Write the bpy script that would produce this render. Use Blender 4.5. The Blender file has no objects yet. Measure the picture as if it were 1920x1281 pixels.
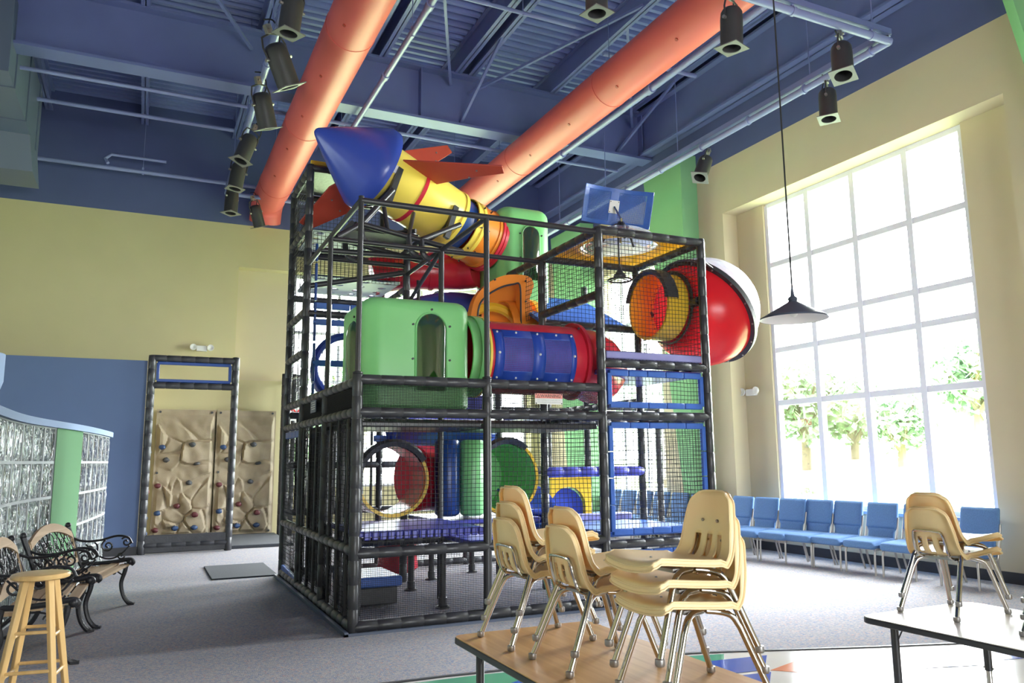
import bpy, math, random
from mathutils import Vector, Matrix, noise
import bmesh

# ------------------------------------------------------------------ camera, light, exposure
SC = bpy.context.scene
COL = SC.collection
cam_d = bpy.data.cameras.new('camera')
cam = bpy.data.objects.new('camera', cam_d)
COL.objects.link(cam)
cam_d.sensor_width = 36.0
cam_d.lens = 36.0 * 1459.8 / 1920.0
cam_d.clip_end = 300
_y, _p, _r = math.radians(25.22), math.radians(8.63), math.radians(-0.52)
_f = Vector((math.sin(_y) * math.cos(_p), math.cos(_y) * math.cos(_p), math.sin(_p)))
_rt = Vector((math.cos(_y), -math.sin(_y), 0))
_up = _rt.cross(_f)
_r2 = _rt * math.cos(_r) + _up * math.sin(_r)
_u2 = _up * math.cos(_r) - _rt * math.sin(_r)
_m = Matrix((_r2, _u2, -_f)).transposed().to_4x4()
_m.translation = Vector((0, 0, 1.45))
cam.matrix_world = _m
SC.camera = cam

world = bpy.data.worlds.new('overcast_sky')
SC.world = world
world.use_nodes = True
_bg = world.node_tree.nodes['Background']
_bg.inputs[0].default_value = (0.93, 0.97, 1.0, 1)
_bg.inputs[1].default_value = 6.0
# overcast sky, brighter around the hidden sun on the window side
_wn = world.node_tree
_tc = _wn.nodes.new('ShaderNodeTexCoord')
_dot = _wn.nodes.new('ShaderNodeVectorMath'); _dot.operation = 'DOT_PRODUCT'
_dot.inputs[1].default_value = Vector((0.85, 0.06, 0.52)).normalized()
_cl = _wn.nodes.new('ShaderNodeMath'); _cl.operation = 'MAXIMUM'; _cl.inputs[1].default_value = 0.0
_pw = _wn.nodes.new('ShaderNodeMath'); _pw.operation = 'POWER'; _pw.inputs[1].default_value = 3.0
_ma = _wn.nodes.new('ShaderNodeMath'); _ma.operation = 'MULTIPLY_ADD'; _ma.inputs[1].default_value = 20.0; _ma.inputs[2].default_value = 6.0
_wn.links.new(_tc.outputs['Generated'], _dot.inputs[0]); _wn.links.new(_dot.outputs['Value'], _cl.inputs[0])
_wn.links.new(_cl.outputs[0], _pw.inputs[0]); _wn.links.new(_pw.outputs[0], _ma.inputs[0]); _wn.links.new(_ma.outputs[0], _bg.inputs[1])

def portal(name, loc, rot, sx, sy):
    l = bpy.data.lights.new(name, 'AREA'); l.shape = 'RECTANGLE'; l.size = sx; l.size_y = sy
    l.cycles.is_portal = True
    o = bpy.data.objects.new(name, l); COL.objects.link(o); o.location = loc; o.rotation_euler = rot
    return o
portal('daylight_portal_right', (9.3, 7.71, 3.15), (0, math.radians(90), 0), 5.0, 3.6)
portal('daylight_portal_right_far', (9.3, 13.2, 3.0), (0, math.radians(90), 0), 5.0, 2.6)
portal('daylight_portal_back', (5.4, 16.95, 2.9), (math.radians(-90), 0, 0), 5.4, 4.8)
portal('fill_portal_front', (3.5, -5.1, 2.0), (math.radians(90), 0, 0), 5.5, 2.4)  # sampling portal of the unseen fill opening
portal('fill_portal_left', (-6.1, 9.0, 1.25), (0, math.radians(-90), 0), 1.7, 8.0)  # sampling portal of the added left window

vs = SC.view_settings
vs.view_transform = 'Standard'
vs.look = 'None'
vs.exposure = 1.6
vs.gamma = 1.0
vs.use_curve_mapping = False
cy = SC.cycles
cy.use_denoising = True
cy.max_bounces = 10
cy.diffuse_bounces = 5
cy.glossy_bounces = 4
cy.transmission_bounces = 8
cy.transparent_max_bounces = 24
cy.caustics_reflective = False
cy.caustics_refractive = False
cy.sample_clamp_indirect = 6.0

# ------------------------------------------------------------------ helpers
V = Vector
PI = math.pi
BASE = {}

class MB:
    def __init__(s):
        s.v = []; s.f = []; s.m = []; s.mi = 0
    def add(s, vs_, fs):
        o = len(s.v)
        s.v.extend([tuple(p) for p in vs_])
        for q in fs:
            s.f.append([i + o for i in q]); s.m.append(s.mi)
        return s
    def poly(s, *pts):
        return s.add(pts, [list(range(len(pts)))])
    def box(s, x0, x1, y0, y1, z0, z1):
        return s.add([(x0, y0, z0), (x1, y0, z0), (x1, y1, z0), (x0, y1, z0), (x0, y0, z1), (x1, y0, z1), (x1, y1, z1), (x0, y1, z1)],
                     [[0, 3, 2, 1], [4, 5, 6, 7], [0, 1, 5, 4], [1, 2, 6, 5], [2, 3, 7, 6], [3, 0, 4, 7]])
    def obox(s, c, ax, ay, az):
        c = V(c); ax = V(ax); ay = V(ay); az = V(az)
        pts = [c + ax * i + ay * j + az * k for k in (-1, 1) for (i, j) in ((-1, -1), (1, -1), (1, 1), (-1, 1))]
        return s.add(pts, [[0, 3, 2, 1], [4, 5, 6, 7], [0, 1, 5, 4], [1, 2, 6, 5], [2, 3, 7, 6], [3, 0, 4, 7]])
    def bar(s, p0, p1, w, h, up=(0, 0, 1)):
        p0 = V(p0); p1 = V(p1); d = p1 - p0; L = d.length; d.normalize()
        x = d.cross(V(up))
        if x.length < 1e-4: x = d.cross(V((1, 0, 0)))
        x.normalize(); z = x.cross(d)
        return s.obox((p0 + p1) / 2, d * (L / 2), x * (w / 2), z * (h / 2))
    def lathe(s, prof, o=(0, 0, 0), ax=(0, 0, 1), n=16, a0=0.0, a1=None, capa=True, capb=True):
        o = V(o); ax = V(ax).normalized()
        x = ax.orthogonal().normalized()
        if abs(ax.z) < 0.999:
            x = V((0, 0, 1)).cross(ax).normalized()
        else:
            x = V((1, 0, 0))
        y = ax.cross(x)
        full = a1 is None
        if full: a1 = 2 * PI
        k = n if full else n + 1
        pts = []
        for (t, r) in prof:
            for i in range(k):
                a = a0 + (a1 - a0) * i / n
                pts.append(o + ax * t + (x * math.cos(a) + y * math.sin(a)) * r)
        fs = []
        for j in range(len(prof) - 1):
            for i in range(n):
                i2 = (i + 1) % k if full else i + 1
                fs.append([j * k + i, j * k + i2, (j + 1) * k + i2, (j + 1) * k + i])
        if full and capa and prof[0][1] > 1e-6: fs.append(list(range(k - 1, -1, -1)))
        if full and capb and prof[-1][1] > 1e-6: fs.append([(len(prof) - 1) * k + i for i in range(k)])
        return s.add(pts, fs)
    def cyl(s, p0, p1, r, r1=None, n=12, caps=True):
        p0 = V(p0); p1 = V(p1)
        return s.lathe([(0, r), ((p1 - p0).length, r if r1 is None else r1)], p0, p1 - p0, n, capa=caps, capb=caps)
    def tube(s, path, r, n=8, closed=False, caps=True):
        P = [V(p) for p in path]; m = len(P)
        T = []
        for i in range(m):
            a = P[(i - 1) % m] if (closed or i > 0) else P[i]
            b = P[(i + 1) % m] if (closed or i < m - 1) else P[i]
            T.append((b - a).normalized())
        x = T[0].orthogonal().normalized()
        pts = []
        for i in range(m):
            x = (x - T[i] * x.dot(T[i]))
            if x.length < 1e-6: x = T[i].orthogonal()
            x.normalize(); y = T[i].cross(x)
            rr = r[i] if isinstance(r, (list, tuple)) else r
            for k in range(n):
                a = 2 * PI * k / n
                pts.append(P[i] + (x * math.cos(a) + y * math.sin(a)) * rr)
        fs = []
        for i in range(m if closed else m - 1):
            j = (i + 1) % m
            for k in range(n):
                k2 = (k + 1) % n
                fs.append([i * n + k, i * n + k2, j * n + k2, j * n + k])
        if caps and not closed:
            fs.append(list(range(n - 1, -1, -1))); fs.append([(m - 1) * n + k for k in range(n)])
        return s.add(pts, fs)
    def prism(s, poly, fn, d):
        """poly of (u,v) mapped by fn to 3d, extruded by vector d"""
        n = len(poly); d = V(d)
        a = [V(fn(u, v)) for u, v in poly]
        return s.add(a + [p + d for p in a], [list(range(n - 1, -1, -1)), [n + i for i in range(n)]] +
                     [[i, (i + 1) % n, n + (i + 1) % n, n + i] for i in range(n)])
    def grid(s, fn, nu, nv, skip=None, closeu=False):
        pts = [fn(i / nu, j / nv) for j in range(nv + 1) for i in range(nu + (0 if closeu else 1))]
        k = nu if closeu else nu + 1
        fs = []
        for j in range(nv):
            for i in range(nu):
                if skip and skip(i, j): continue
                i2 = (i + 1) % k
                fs.append([j * k + i, j * k + i2, (j + 1) * k + i2, (j + 1) * k + i])
        return s.add(pts, fs)
    def sphere(s, c, r, n=16, m=10, sc=(1, 1, 1)):
        c = V(c)
        def fn(u, v):
            th = PI * v; ph = 2 * PI * u
            return (c.x + r * sc[0] * math.sin(th) * math.cos(ph), c.y + r * sc[1] * math.sin(th) * math.sin(ph), c.z - r * sc[2] * math.cos(th))
        return s.grid(fn, n, m, closeu=True)
    def build(s, name, mats, parent=None, label=None, local=False, base=None, angle=40, merge=False, bevel=0, recalc=True):
        if not isinstance(mats, (list, tuple)): mats = [mats]
        if parent is not None and not local:
            b = BASE[parent]
        elif base is not None:
            b = V(base)
        else:
            b = V((0, 0, 0))
        me = bpy.data.meshes.new(name)
        me.from_pydata([(p[0] - b.x, p[1] - b.y, p[2] - b.z) for p in s.v], [], s.f)
        for mt in mats: me.materials.append(mt)
        me.polygons.foreach_set('material_index', s.m)
        if recalc or merge:
            bm = bmesh.new(); bm.from_mesh(me)
            if merge: bmesh.ops.remove_doubles(bm, verts=bm.verts, dist=1e-4)
            bmesh.ops.recalc_face_normals(bm, faces=bm.faces)
            bm.to_mesh(me); bm.free()
        me.polygons.foreach_set('use_smooth', [True] * len(me.polygons))
        me.set_sharp_from_angle(angle=math.radians(angle))
        o = bpy.data.objects.new(name, me)
        COL.objects.link(o)
        if parent is not None:
            o.parent = parent; BASE[o] = V((0, 0, 0)) if local else BASE[parent]
        else:
            o.location = b; BASE[o] = b
        if label: o['label'] = label
        if bevel:
            md = o.modifiers.new('bevel', 'BEVEL'); md.width = bevel; md.segments = 2; md.limit_method = 'ANGLE'; md.angle_limit = math.radians(50)
        return o

def thing(name, label, cat, loc=(0, 0, 0), rotz=0.0, group=None):
    o = bpy.data.objects.new(name, None); COL.objects.link(o)
    o.empty_display_size = 0.1
    o.location = loc; o.rotation_euler = (0, 0, rotz)
    o['label'] = label; o['category'] = cat
    if group: o['group'] = group
    BASE[o] = V(loc)
    return o
def tag(o, label, cat, group=None, kind=None):
    o['label'] = label; o['category'] = cat
    if group: o['group'] = group
    if kind: o['kind'] = kind
    return o
def struct(o, label, cat='room'):
    o['kind'] = 'structure'; o['label'] = label; o['category'] = cat
    return o
def kids(o):
    return [c for c in bpy.data.objects if c.parent == o]
def dup(root, loc, rotz, label, group=None, tree=None):
    r = root.copy(); COL.objects.link(r); r.location = loc
    if isinstance(rotz, (tuple, list)): r.rotation_euler = rotz
    else: r.rotation_euler = (0, 0, rotz)
    r['label'] = label
    if group: r['group'] = group
    for ch in kids(root):
        c = ch.copy(); COL.objects.link(c); c.parent = r
        for g in kids(ch):
            d = g.copy(); COL.objects.link(d); d.parent = c
    return r
def cut(o, *cutters):
    """boolean difference, applied; cutters are MB built objects that are removed afterwards"""
    for c in cutters:
        md = o.modifiers.new('cut', 'BOOLEAN'); md.operation = 'DIFFERENCE'; md.object = c; md.solver = 'EXACT'
    bpy.context.view_layer.update()
    dg = bpy.context.evaluated_depsgraph_get()
    me = bpy.data.meshes.new_from_object(o.evaluated_get(dg))
    o.modifiers.clear(); old = o.data; nm = old.name; o.data = me; bpy.data.meshes.remove(old); me.name = nm
    me.polygons.foreach_set('use_smooth', [True] * len(me.polygons))
    me.set_sharp_from_angle(angle=math.radians(35))
    for c in cutters:
        d = c.data; bpy.data.objects.remove(c); bpy.data.meshes.remove(d)
    return o
def arch_poly(w, z0, z1, n=12):
    """door-arch outline, half circle on top: list of (x, z) centred on x=0"""
    r = w / 2
    return [(-r, z0), (r, z0)] + [(r * math.cos(PI * i / n), z1 - r + r * math.sin(PI * i / n)) for i in range(n + 1)]
def rr_poly(x0, x1, y0, y1, r, n=6):
    out = []
    for cx, cy_, a in ((x1 - r, y1 - r, 0), (x0 + r, y1 - r, PI / 2), (x0 + r, y0 + r, PI), (x1 - r, y0 + r, 1.5 * PI)):
        for i in range(n + 1):
            t = a + PI / 2 * i / n
            out.append((cx + r * math.cos(t), cy_ + r * math.sin(t)))
    return out
def arc(c, r, a0, a1, n, ex=(1, 0, 0), ey=(0, 0, 1)):
    c = V(c); ex = V(ex); ey = V(ey)
    return [c + ex * (r * math.cos(a0 + (a1 - a0) * i / n)) + ey * (r * math.sin(a0 + (a1 - a0) * i / n)) for i in range(n + 1)]
def smooth_path(pts, k=6):
    """Catmull-Rom"""
    P = [V(p) for p in pts]; P = [P[0] * 2 - P[1]] + P + [P[-1] * 2 - P[-2]]
    out = []
    for i in range(1, len(P) - 2):
        a, b, c, d = P[i - 1], P[i], P[i + 1], P[i + 2]
        for j in range(k):
            t = j / k
            out.append(0.5 * ((2 * b) + (c - a) * t + (2 * a - 5 * b + 4 * c - d) * t * t + (3 * b - a - 3 * c + d) * t ** 3))
    out.append(P[-2])
    return out

# ------------------------------------------------------------------ materials
MATS = {}
def mat(name, col, rough=0.5, metal=0.0, noise_s=0.0, noise_a=0.0, bump=0.0, bump_s=40.0, spec=None, coat=0.0, trans=0.0, ior=None, sss=0.0):
    if name in MATS: return MATS[name]
    m = bpy.data.materials.new(name); m.use_nodes = True
    nt = m.node_tree; b = nt.nodes['Principled BSDF']
    b.inputs['Base Color'].default_value = (*col, 1)
    b.inputs['Roughness'].default_value = rough
    b.inputs['Metallic'].default_value = metal
    if spec is not None: b.inputs['Specular IOR Level'].default_value = spec
    if coat: b.inputs['Coat Weight'].default_value = coat; b.inputs['Coat Roughness'].default_value = 0.1
    if trans: b.inputs['Transmission Weight'].default_value = trans
    if ior: b.inputs['IOR'].default_value = ior
    if sss:
        b.inputs['Subsurface Weight'].default_value = sss; b.inputs['Subsurface Radius'].default_value = (0.05, 0.02, 0.01)
        b.inputs['Subsurface Scale'].default_value = 0.3
    if noise_a or bump:
        tc = nt.nodes.new('ShaderNodeTexCoord')
        if noise_a:
            n = nt.nodes.new('ShaderNodeTexNoise'); n.inputs['Scale'].default_value = noise_s; n.inputs['Detail'].default_value = 4
            nt.links.new(tc.outputs['Object'], n.inputs['Vector'])
            r = nt.nodes.new('ShaderNodeMapRange'); r.inputs[1].default_value = 0.3; r.inputs[2].default_value = 0.7
            r.inputs[3].default_value = 1 - noise_a; r.inputs[4].default_value = 1 + noise_a
            nt.links.new(n.outputs['Fac'], r.inputs[0])
            mx = nt.nodes.new('ShaderNodeMix'); mx.data_type = 'RGBA'; mx.blend_type = 'MULTIPLY'; mx.inputs[0].default_value = 1.0
            mx.inputs[6].default_value = (*col, 1)
            nt.links.new(r.outputs[0], mx.inputs[7])
            nt.links.new(mx.outputs[2], b.inputs['Base Color'])
        if bump:
            n2 = nt.nodes.new('ShaderNodeTexNoise'); n2.inputs['Scale'].default_value = bump_s; n2.inputs['Detail'].default_value = 3
            nt.links.new(tc.outputs['Object'], n2.inputs['Vector'])
            bp = nt.nodes.new('ShaderNodeBump'); bp.inputs['Strength'].default_value = bump; bp.inputs['Distance'].default_value = 0.02
            nt.links.new(n2.outputs['Fac'], bp.inputs['Height'])
            nt.links.new(bp.outputs['Normal'], b.inputs['Normal'])
    MATS[name] = m
    return m

M_yel = mat('painted_cream_yellow', (0.58, 0.52, 0.30), 0.75, noise_s=1.2, noise_a=0.03)
M_cream = mat('painted_cream', (0.60, 0.52, 0.35), 0.75, noise_s=1.2, noise_a=0.03)
M_bluewall = mat('painted_blue_wall', (0.085, 0.13, 0.25), 0.6, noise_s=1.5, noise_a=0.04)
M_blueup = mat('painted_blue_upper', (0.09, 0.115, 0.26), 0.65, noise_s=1.5, noise_a=0.04)
M_ceil = mat('painted_blue_steel', (0.15, 0.185, 0.40), 0.45, noise_s=2.0, noise_a=0.05)
M_ceil_lt = mat('painted_blue_pipe', (0.25, 0.29, 0.53), 0.35, noise_s=2.0, noise_a=0.05)
M_deckroof = mat('painted_blue_roof_deck', (0.20, 0.255, 0.53), 0.45, noise_s=2.0, noise_a=0.05)
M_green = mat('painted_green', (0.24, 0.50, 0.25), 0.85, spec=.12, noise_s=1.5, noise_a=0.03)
M_baseb = mat('dark_rubber_base', (0.03, 0.03, 0.035), 0.5)
M_duct = mat('painted_salmon_duct', (0.74, 0.135, 0.115), 0.45, noise_s=1.5, noise_a=0.04)
M_black = mat('black_vinyl', (0.042, 0.043, 0.048), 0.36, noise_s=8, noise_a=0.2, bump=0.15, bump_s=30)
M_blackm = mat('black_metal', (0.032, 0.032, 0.036), 0.38)
M_cord = mat('black_cord', (0.02, 0.02, 0.022), 0.8)
M_can = mat('black_lamp_metal', (0.042, 0.042, 0.045), 0.5)
M_bluepad = mat('blue_vinyl', (0.045, 0.14, 0.52), 0.4, noise_s=6, noise_a=0.12, bump=0.15, bump_s=25)
M_panelb = mat('deep_blue_panel', (0.02, 0.065, 0.42), 0.4)
M_deck = mat('purple_blue_deck', (0.09, 0.10, 0.48), 0.3, noise_s=5, noise_a=0.08)
M_lav = mat('lavender_pad', (0.30, 0.30, 0.62), 0.45, noise_s=5, noise_a=0.06)
M_holed = mat('pale_grey_deck', (0.50, 0.54, 0.66), 0.5)
M_pgreen = mat('green_plastic', (0.24, 0.64, 0.24), 0.33, noise_s=2, noise_a=0.04)
M_pred = mat('red_plastic', (0.62, 0.028, 0.055), 0.25, noise_s=2, noise_a=0.04)
M_pyel = mat('yellow_plastic', (0.82, 0.52, 0.035), 0.3, noise_s=2, noise_a=0.04)
M_ryel = mat('pale_yellow_plastic', (0.92, 0.70, 0.12), 0.28, noise_s=2, noise_a=0.03)
M_pblue = mat('blue_plastic', (0.045, 0.085, 0.46), 0.25, noise_s=2, noise_a=0.05)
M_nblue = mat('navy_blue_sleeve', (0.015, 0.06, 0.26), 0.3)
M_porg = mat('orange_plastic', (0.85, 0.26, 0.03), 0.3, noise_s=2, noise_a=0.04)
M_fin = mat('rust_red_plastic', (0.45, 0.06, 0.035), 0.4, noise_s=3, noise_a=0.05)
M_chair = mat('yellow_chair_plastic', (0.97, 0.79, 0.44), 0.42, noise_s=4, noise_a=0.03, sss=0.0)
def add_translucent(m, col, f):
    nt = m.node_tree; pb = nt.nodes['Principled BSDF']; tr = nt.nodes.new('ShaderNodeBsdfTranslucent'); tr.inputs[0].default_value = (*col, 1)
    mx = nt.nodes.new('ShaderNodeMixShader'); mx.inputs[0].default_value = f
    nt.links.new(pb.outputs[0], mx.inputs[1]); nt.links.new(tr.outputs[0], mx.inputs[2]); nt.links.new(mx.outputs[0], nt.nodes['Material Output'].inputs[0])
    return m
add_translucent(M_chair, (0.95, 0.45, 0.13), 0.16)
M_proof = add_translucent(mat('translucent_yellow_panel', (0.82, 0.52, 0.05), 0.35), (1.0, 0.68, 0.08), 0.6)
M_gpanel = mat('shaded_green_paint', (0.13, 0.27, 0.14), 0.85, spec=.1)  # panel green darkened to stand in for shade from the play frame
M_chrome = mat('chrome', (0.55, 0.53, 0.50), 0.12, metal=1.0)
M_glide = mat('grey_steel_glide', (0.35, 0.34, 0.33), 0.35, metal=0.8)
M_bluefab = mat('blue_fabric', (0.11, 0.22, 0.44), 0.9, noise_s=90, noise_a=0.12, bump=0.1, bump_s=200)
M_legtan = mat('pewter_metal', (0.40, 0.38, 0.36), 0.35, metal=0.7)
M_white = mat('white_plastic', (0.8, 0.8, 0.78), 0.4)
M_shadein = mat('white_enamel', (0.82, 0.8, 0.8), 0.5)
M_slate = mat('slate_enamel', (0.07, 0.08, 0.11), 0.35)
M_iron = mat('black_cast_iron', (0.018, 0.018, 0.022), 0.4, bump=0.2, bump_s=60)
M_mull = mat('glare_lightened_frame', (0.80, 0.80, 0.90), 0.9, spec=.1)  # frame colour lightened to stand in for window glare
M_sign_red = mat('faded_red_sign', (0.82, 0.30, 0.25), 0.5)
M_sign_txt = mat('brown_sign_ink', (0.25, 0.13, 0.11), 0.6)
M_sign_grey = mat('grey_sign_ink', (0.62, 0.66, 0.63), 0.6)
M_mortar = mat('white_mortar', (0.55, 0.60, 0.60), 0.9, spec=.1)
M_cap = mat('pale_blue_cap', (0.30, 0.39, 0.56), 0.85, spec=.1)
M_galv = mat('grey_blue_sheet_metal', (0.12, 0.15, 0.22), 0.4)
M_grass = mat('grass', (0.42, 0.55, 0.26), 0.9, noise_s=0.6, noise_a=0.2)
M_leaf = mat('tree_leaves', (0.36, 0.50, 0.34), 0.8, noise_s=2, noise_a=0.3)
M_bark = mat('tree_bark', (0.22, 0.17, 0.13), 0.9)
M_mat = mat('dark_doormat', (0.05, 0.055, 0.065), 0.95, noise_s=60, noise_a=0.25)
M_hold_b = mat('blue_hold', (0.03, 0.065, 0.16), 0.5)
M_hold_r = mat('maroon_hold', (0.12, 0.03, 0.035), 0.5)
M_hold_g = mat('grey_hold', (0.06, 0.065, 0.07), 0.5)

def wood(name, c1, c2, scale, rough, axis='Y'):
    m = bpy.data.materials.new(name); m.use_nodes = True
    nt = m.node_tree; b = nt.nodes['Principled BSDF']
    tc = nt.nodes.new('ShaderNodeTexCoord'); mp = nt.nodes.new('ShaderNodeMapping')
    sc = {'X': (1.2, scale, scale), 'Y': (scale, 1.2, scale), 'Z': (scale, scale, 1.2)}[axis]
    mp.inputs['Scale'].default_value = sc
    n = nt.nodes.new('ShaderNodeTexNoise'); n.inputs['Scale'].default_value = 1.0; n.inputs['Detail'].default_value = 6; n.inputs['Distortion'].default_value = 0.6
    cr = nt.nodes.new('ShaderNodeValToRGB')
    cr.color_ramp.elements[0].color = (*c1, 1); cr.color_ramp.elements[0].position = 0.35
    cr.color_ramp.elements[1].color = (*c2, 1); cr.color_ramp.elements[1].position = 0.65
    nt.links.new(tc.outputs['Object'], mp.inputs[0]); nt.links.new(mp.outputs[0], n.inputs['Vector'])
    nt.links.new(n.outputs['Fac'], cr.inputs[0]); nt.links.new(cr.outputs[0], b.inputs['Base Color'])
    b.inputs['Roughness'].default_value = rough
    return m
M_table = wood('oak_laminate', (0.50, 0.25, 0.085), (0.62, 0.36, 0.14), 22, 0.33, 'Y')
M_stool = wood('pine', (0.66, 0.42, 0.16), (0.75, 0.51, 0.22), 14, 0.35, 'Z')
M_slat = wood('weathered_slat', (0.50, 0.34, 0.19), (0.64, 0.47, 0.29), 18, 0.8, 'X')

def carpet_mat(name='speckled_carpet', k=1.0):
    m = bpy.data.materials.new(name); m.use_nodes = True
    nt = m.node_tree; b = nt.nodes['Principled BSDF']; b.inputs['Roughness'].default_value = 0.95
    b.inputs['Specular IOR Level'].default_value = 0.03
    tc = nt.nodes.new('ShaderNodeTexCoord')
    vo = nt.nodes.new('ShaderNodeTexVoronoi'); vo.inputs['Scale'].default_value = 70
    cr = nt.nodes.new('ShaderNodeValToRGB'); cr.color_ramp.interpolation = 'CONSTANT'
    cols = [(0.0, (0.34, 0.335, 0.35)), (0.35, (0.40, 0.38, 0.385)), (0.6, (0.28, 0.31, 0.38)), (0.75, (0.44, 0.40, 0.39)), (0.88, (0.24, 0.28, 0.37)), (0.95, (0.46, 0.33, 0.30))]
    el = cr.color_ramp.elements
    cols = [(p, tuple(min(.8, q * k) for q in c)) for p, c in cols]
    el[0].position = 0; el[0].color = (*cols[0][1], 1); el[1].position = cols[1][0]; el[1].color = (*cols[1][1], 1)
    for p, c in cols[2:]:
        e = el.new(p); e.color = (*c, 1)
    sep = nt.nodes.new('ShaderNodeSeparateColor')
    nt.links.new(tc.outputs['Object'], vo.inputs['Vector'])
    nt.links.new(vo.outputs['Color'], sep.inputs[0])
    nt.links.new(sep.outputs[0], cr.inputs[0])
    nt.links.new(cr.outputs[0], b.inputs['Base Color'])
    n = nt.nodes.new('ShaderNodeTexNoise'); n.inputs['Scale'].default_value = 150
    bp = nt.nodes.new('ShaderNodeBump'); bp.inputs['Strength'].default_value = 0.4; bp.inputs['Distance'].default_value = 0.01
    nt.links.new(tc.outputs['Object'], n.inputs['Vector']); nt.links.new(n.outputs['Fac'], bp.inputs['Height']); nt.links.new(bp.outputs[0], b.inputs['Normal'])
    return m
M_carpet = carpet_mat()
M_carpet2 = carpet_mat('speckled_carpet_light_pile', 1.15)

def clear_mat(name, tint=(0.95, 0.97, 1.0), gloss=0.12, rough=0.05, diff=0.0):
    """thin clear plastic or pane: mostly see-through with a fresnel gloss"""
    m = bpy.data.materials.new(name); m.use_nodes = True
    nt = m.node_tree; nt.nodes.clear()
    out = nt.nodes.new('ShaderNodeOutputMaterial')
    t = nt.nodes.new('ShaderNodeBsdfTransparent'); t.inputs[0].default_value = (*tint, 1)
    g = nt.nodes.new('ShaderNodeBsdfGlossy'); g.inputs['Roughness'].default_value = rough
    lw = nt.nodes.new('ShaderNodeLayerWeight'); lw.inputs[0].default_value = 0.35
    ml = nt.nodes.new('ShaderNodeMath'); ml.operation = 'MULTIPLY_ADD'; ml.inputs[1].default_value = 0.6; ml.inputs[2].default_value = gloss * 0.4
    nt.links.new(lw.outputs['Fresnel'], ml.inputs[0])
    mx = nt.nodes.new('ShaderNodeMixShader')
    nt.links.new(ml.outputs[0], mx.inputs[0]); nt.links.new(t.outputs[0], mx.inputs[1]); nt.links.new(g.outputs[0], mx.inputs[2])
    last = mx
    if diff:
        d = nt.nodes.new('ShaderNodeBsdfTranslucent'); d.inputs[0].default_value = (0.9, 0.93, 1.0, 1)
        d2 = nt.nodes.new('ShaderNodeBsdfDiffuse'); d2.inputs[0].default_value = (0.9, 0.93, 1.0, 1)
        a = nt.nodes.new('ShaderNodeMixShader'); a.inputs[0].default_value = 0.5
        nt.links.new(d.outputs[0], a.inputs[1]); nt.links.new(d2.outputs[0], a.inputs[2])
        m2 = nt.nodes.new('ShaderNodeMixShader'); m2.inputs[0].default_value = diff
        nt.links.new(last.outputs[0], m2.inputs[1]); nt.links.new(a.outputs[0], m2.inputs[2]); last = m2
    nt.links.new(last.outputs[0], out.inputs[0])
    return m
M_pane = clear_mat('window_pane', (0.97, 0.98, 0.98), 0.03, 0.02)
M_dome = clear_mat('clear_plastic_dome', (0.93, 0.95, 0.98), 0.3, 0.06, 0.03)
M_dome2 = clear_mat('hazed_plastic_dome', (0.85, 0.88, 0.95), 0.3, 0.08, 0.2)
M_tint = clear_mat('dimming_pane', (0.34, 0.38, 0.36), 0.05, 0.05)  # dims the added window behind the glass blocks

def glassblock_mat():
    m = bpy.data.materials.new('wavy_glass_block'); m.use_nodes = True
    nt = m.node_tree; nt.nodes.clear()
    out = nt.nodes.new('ShaderNodeOutputMaterial')
    tc = nt.nodes.new('ShaderNodeTexCoord'); mp = nt.nodes.new('ShaderNodeMapping'); mp.inputs['Scale'].default_value = (9, 9, 2.5)
    n = nt.nodes.new('ShaderNodeTexNoise'); n.inputs['Scale'].default_value = 1.6; n.inputs['Detail'].default_value = 2; n.inputs['Distortion'].default_value = 1.5
    bp = nt.nodes.new('ShaderNodeBump'); bp.inputs['Strength'].default_value = 1.0; bp.inputs['Distance'].default_value = 0.4
    nt.links.new(tc.outputs['Object'], mp.inputs[0]); nt.links.new(mp.outputs[0], n.inputs['Vector']); nt.links.new(n.outputs['Fac'], bp.inputs['Height'])
    g = nt.nodes.new('ShaderNodeBsdfGlossy'); g.inputs['Roughness'].default_value = 0.08; g.inputs[0].default_value = (0.8, 0.84, 0.84, 1)
    rf = nt.nodes.new('ShaderNodeBsdfGlass'); rf.inputs['Roughness'].default_value = 0.05; rf.inputs[0].default_value = (0.85, 0.92, 0.90, 1); rf.inputs['IOR'].default_value = 1.3
    nt.links.new(bp.outputs[0], g.inputs['Normal']); nt.links.new(bp.outputs[0], rf.inputs['Normal'])
    mx = nt.nodes.new('ShaderNodeMixShader'); mx.inputs[0].default_value = 0.6
    nt.links.new(rf.outputs[0], mx.inputs[1]); nt.links.new(g.outputs[0], mx.inputs[2]); nt.links.new(mx.outputs[0], out.inputs[0])
    return m
M_gblock = glassblock_mat()

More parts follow.
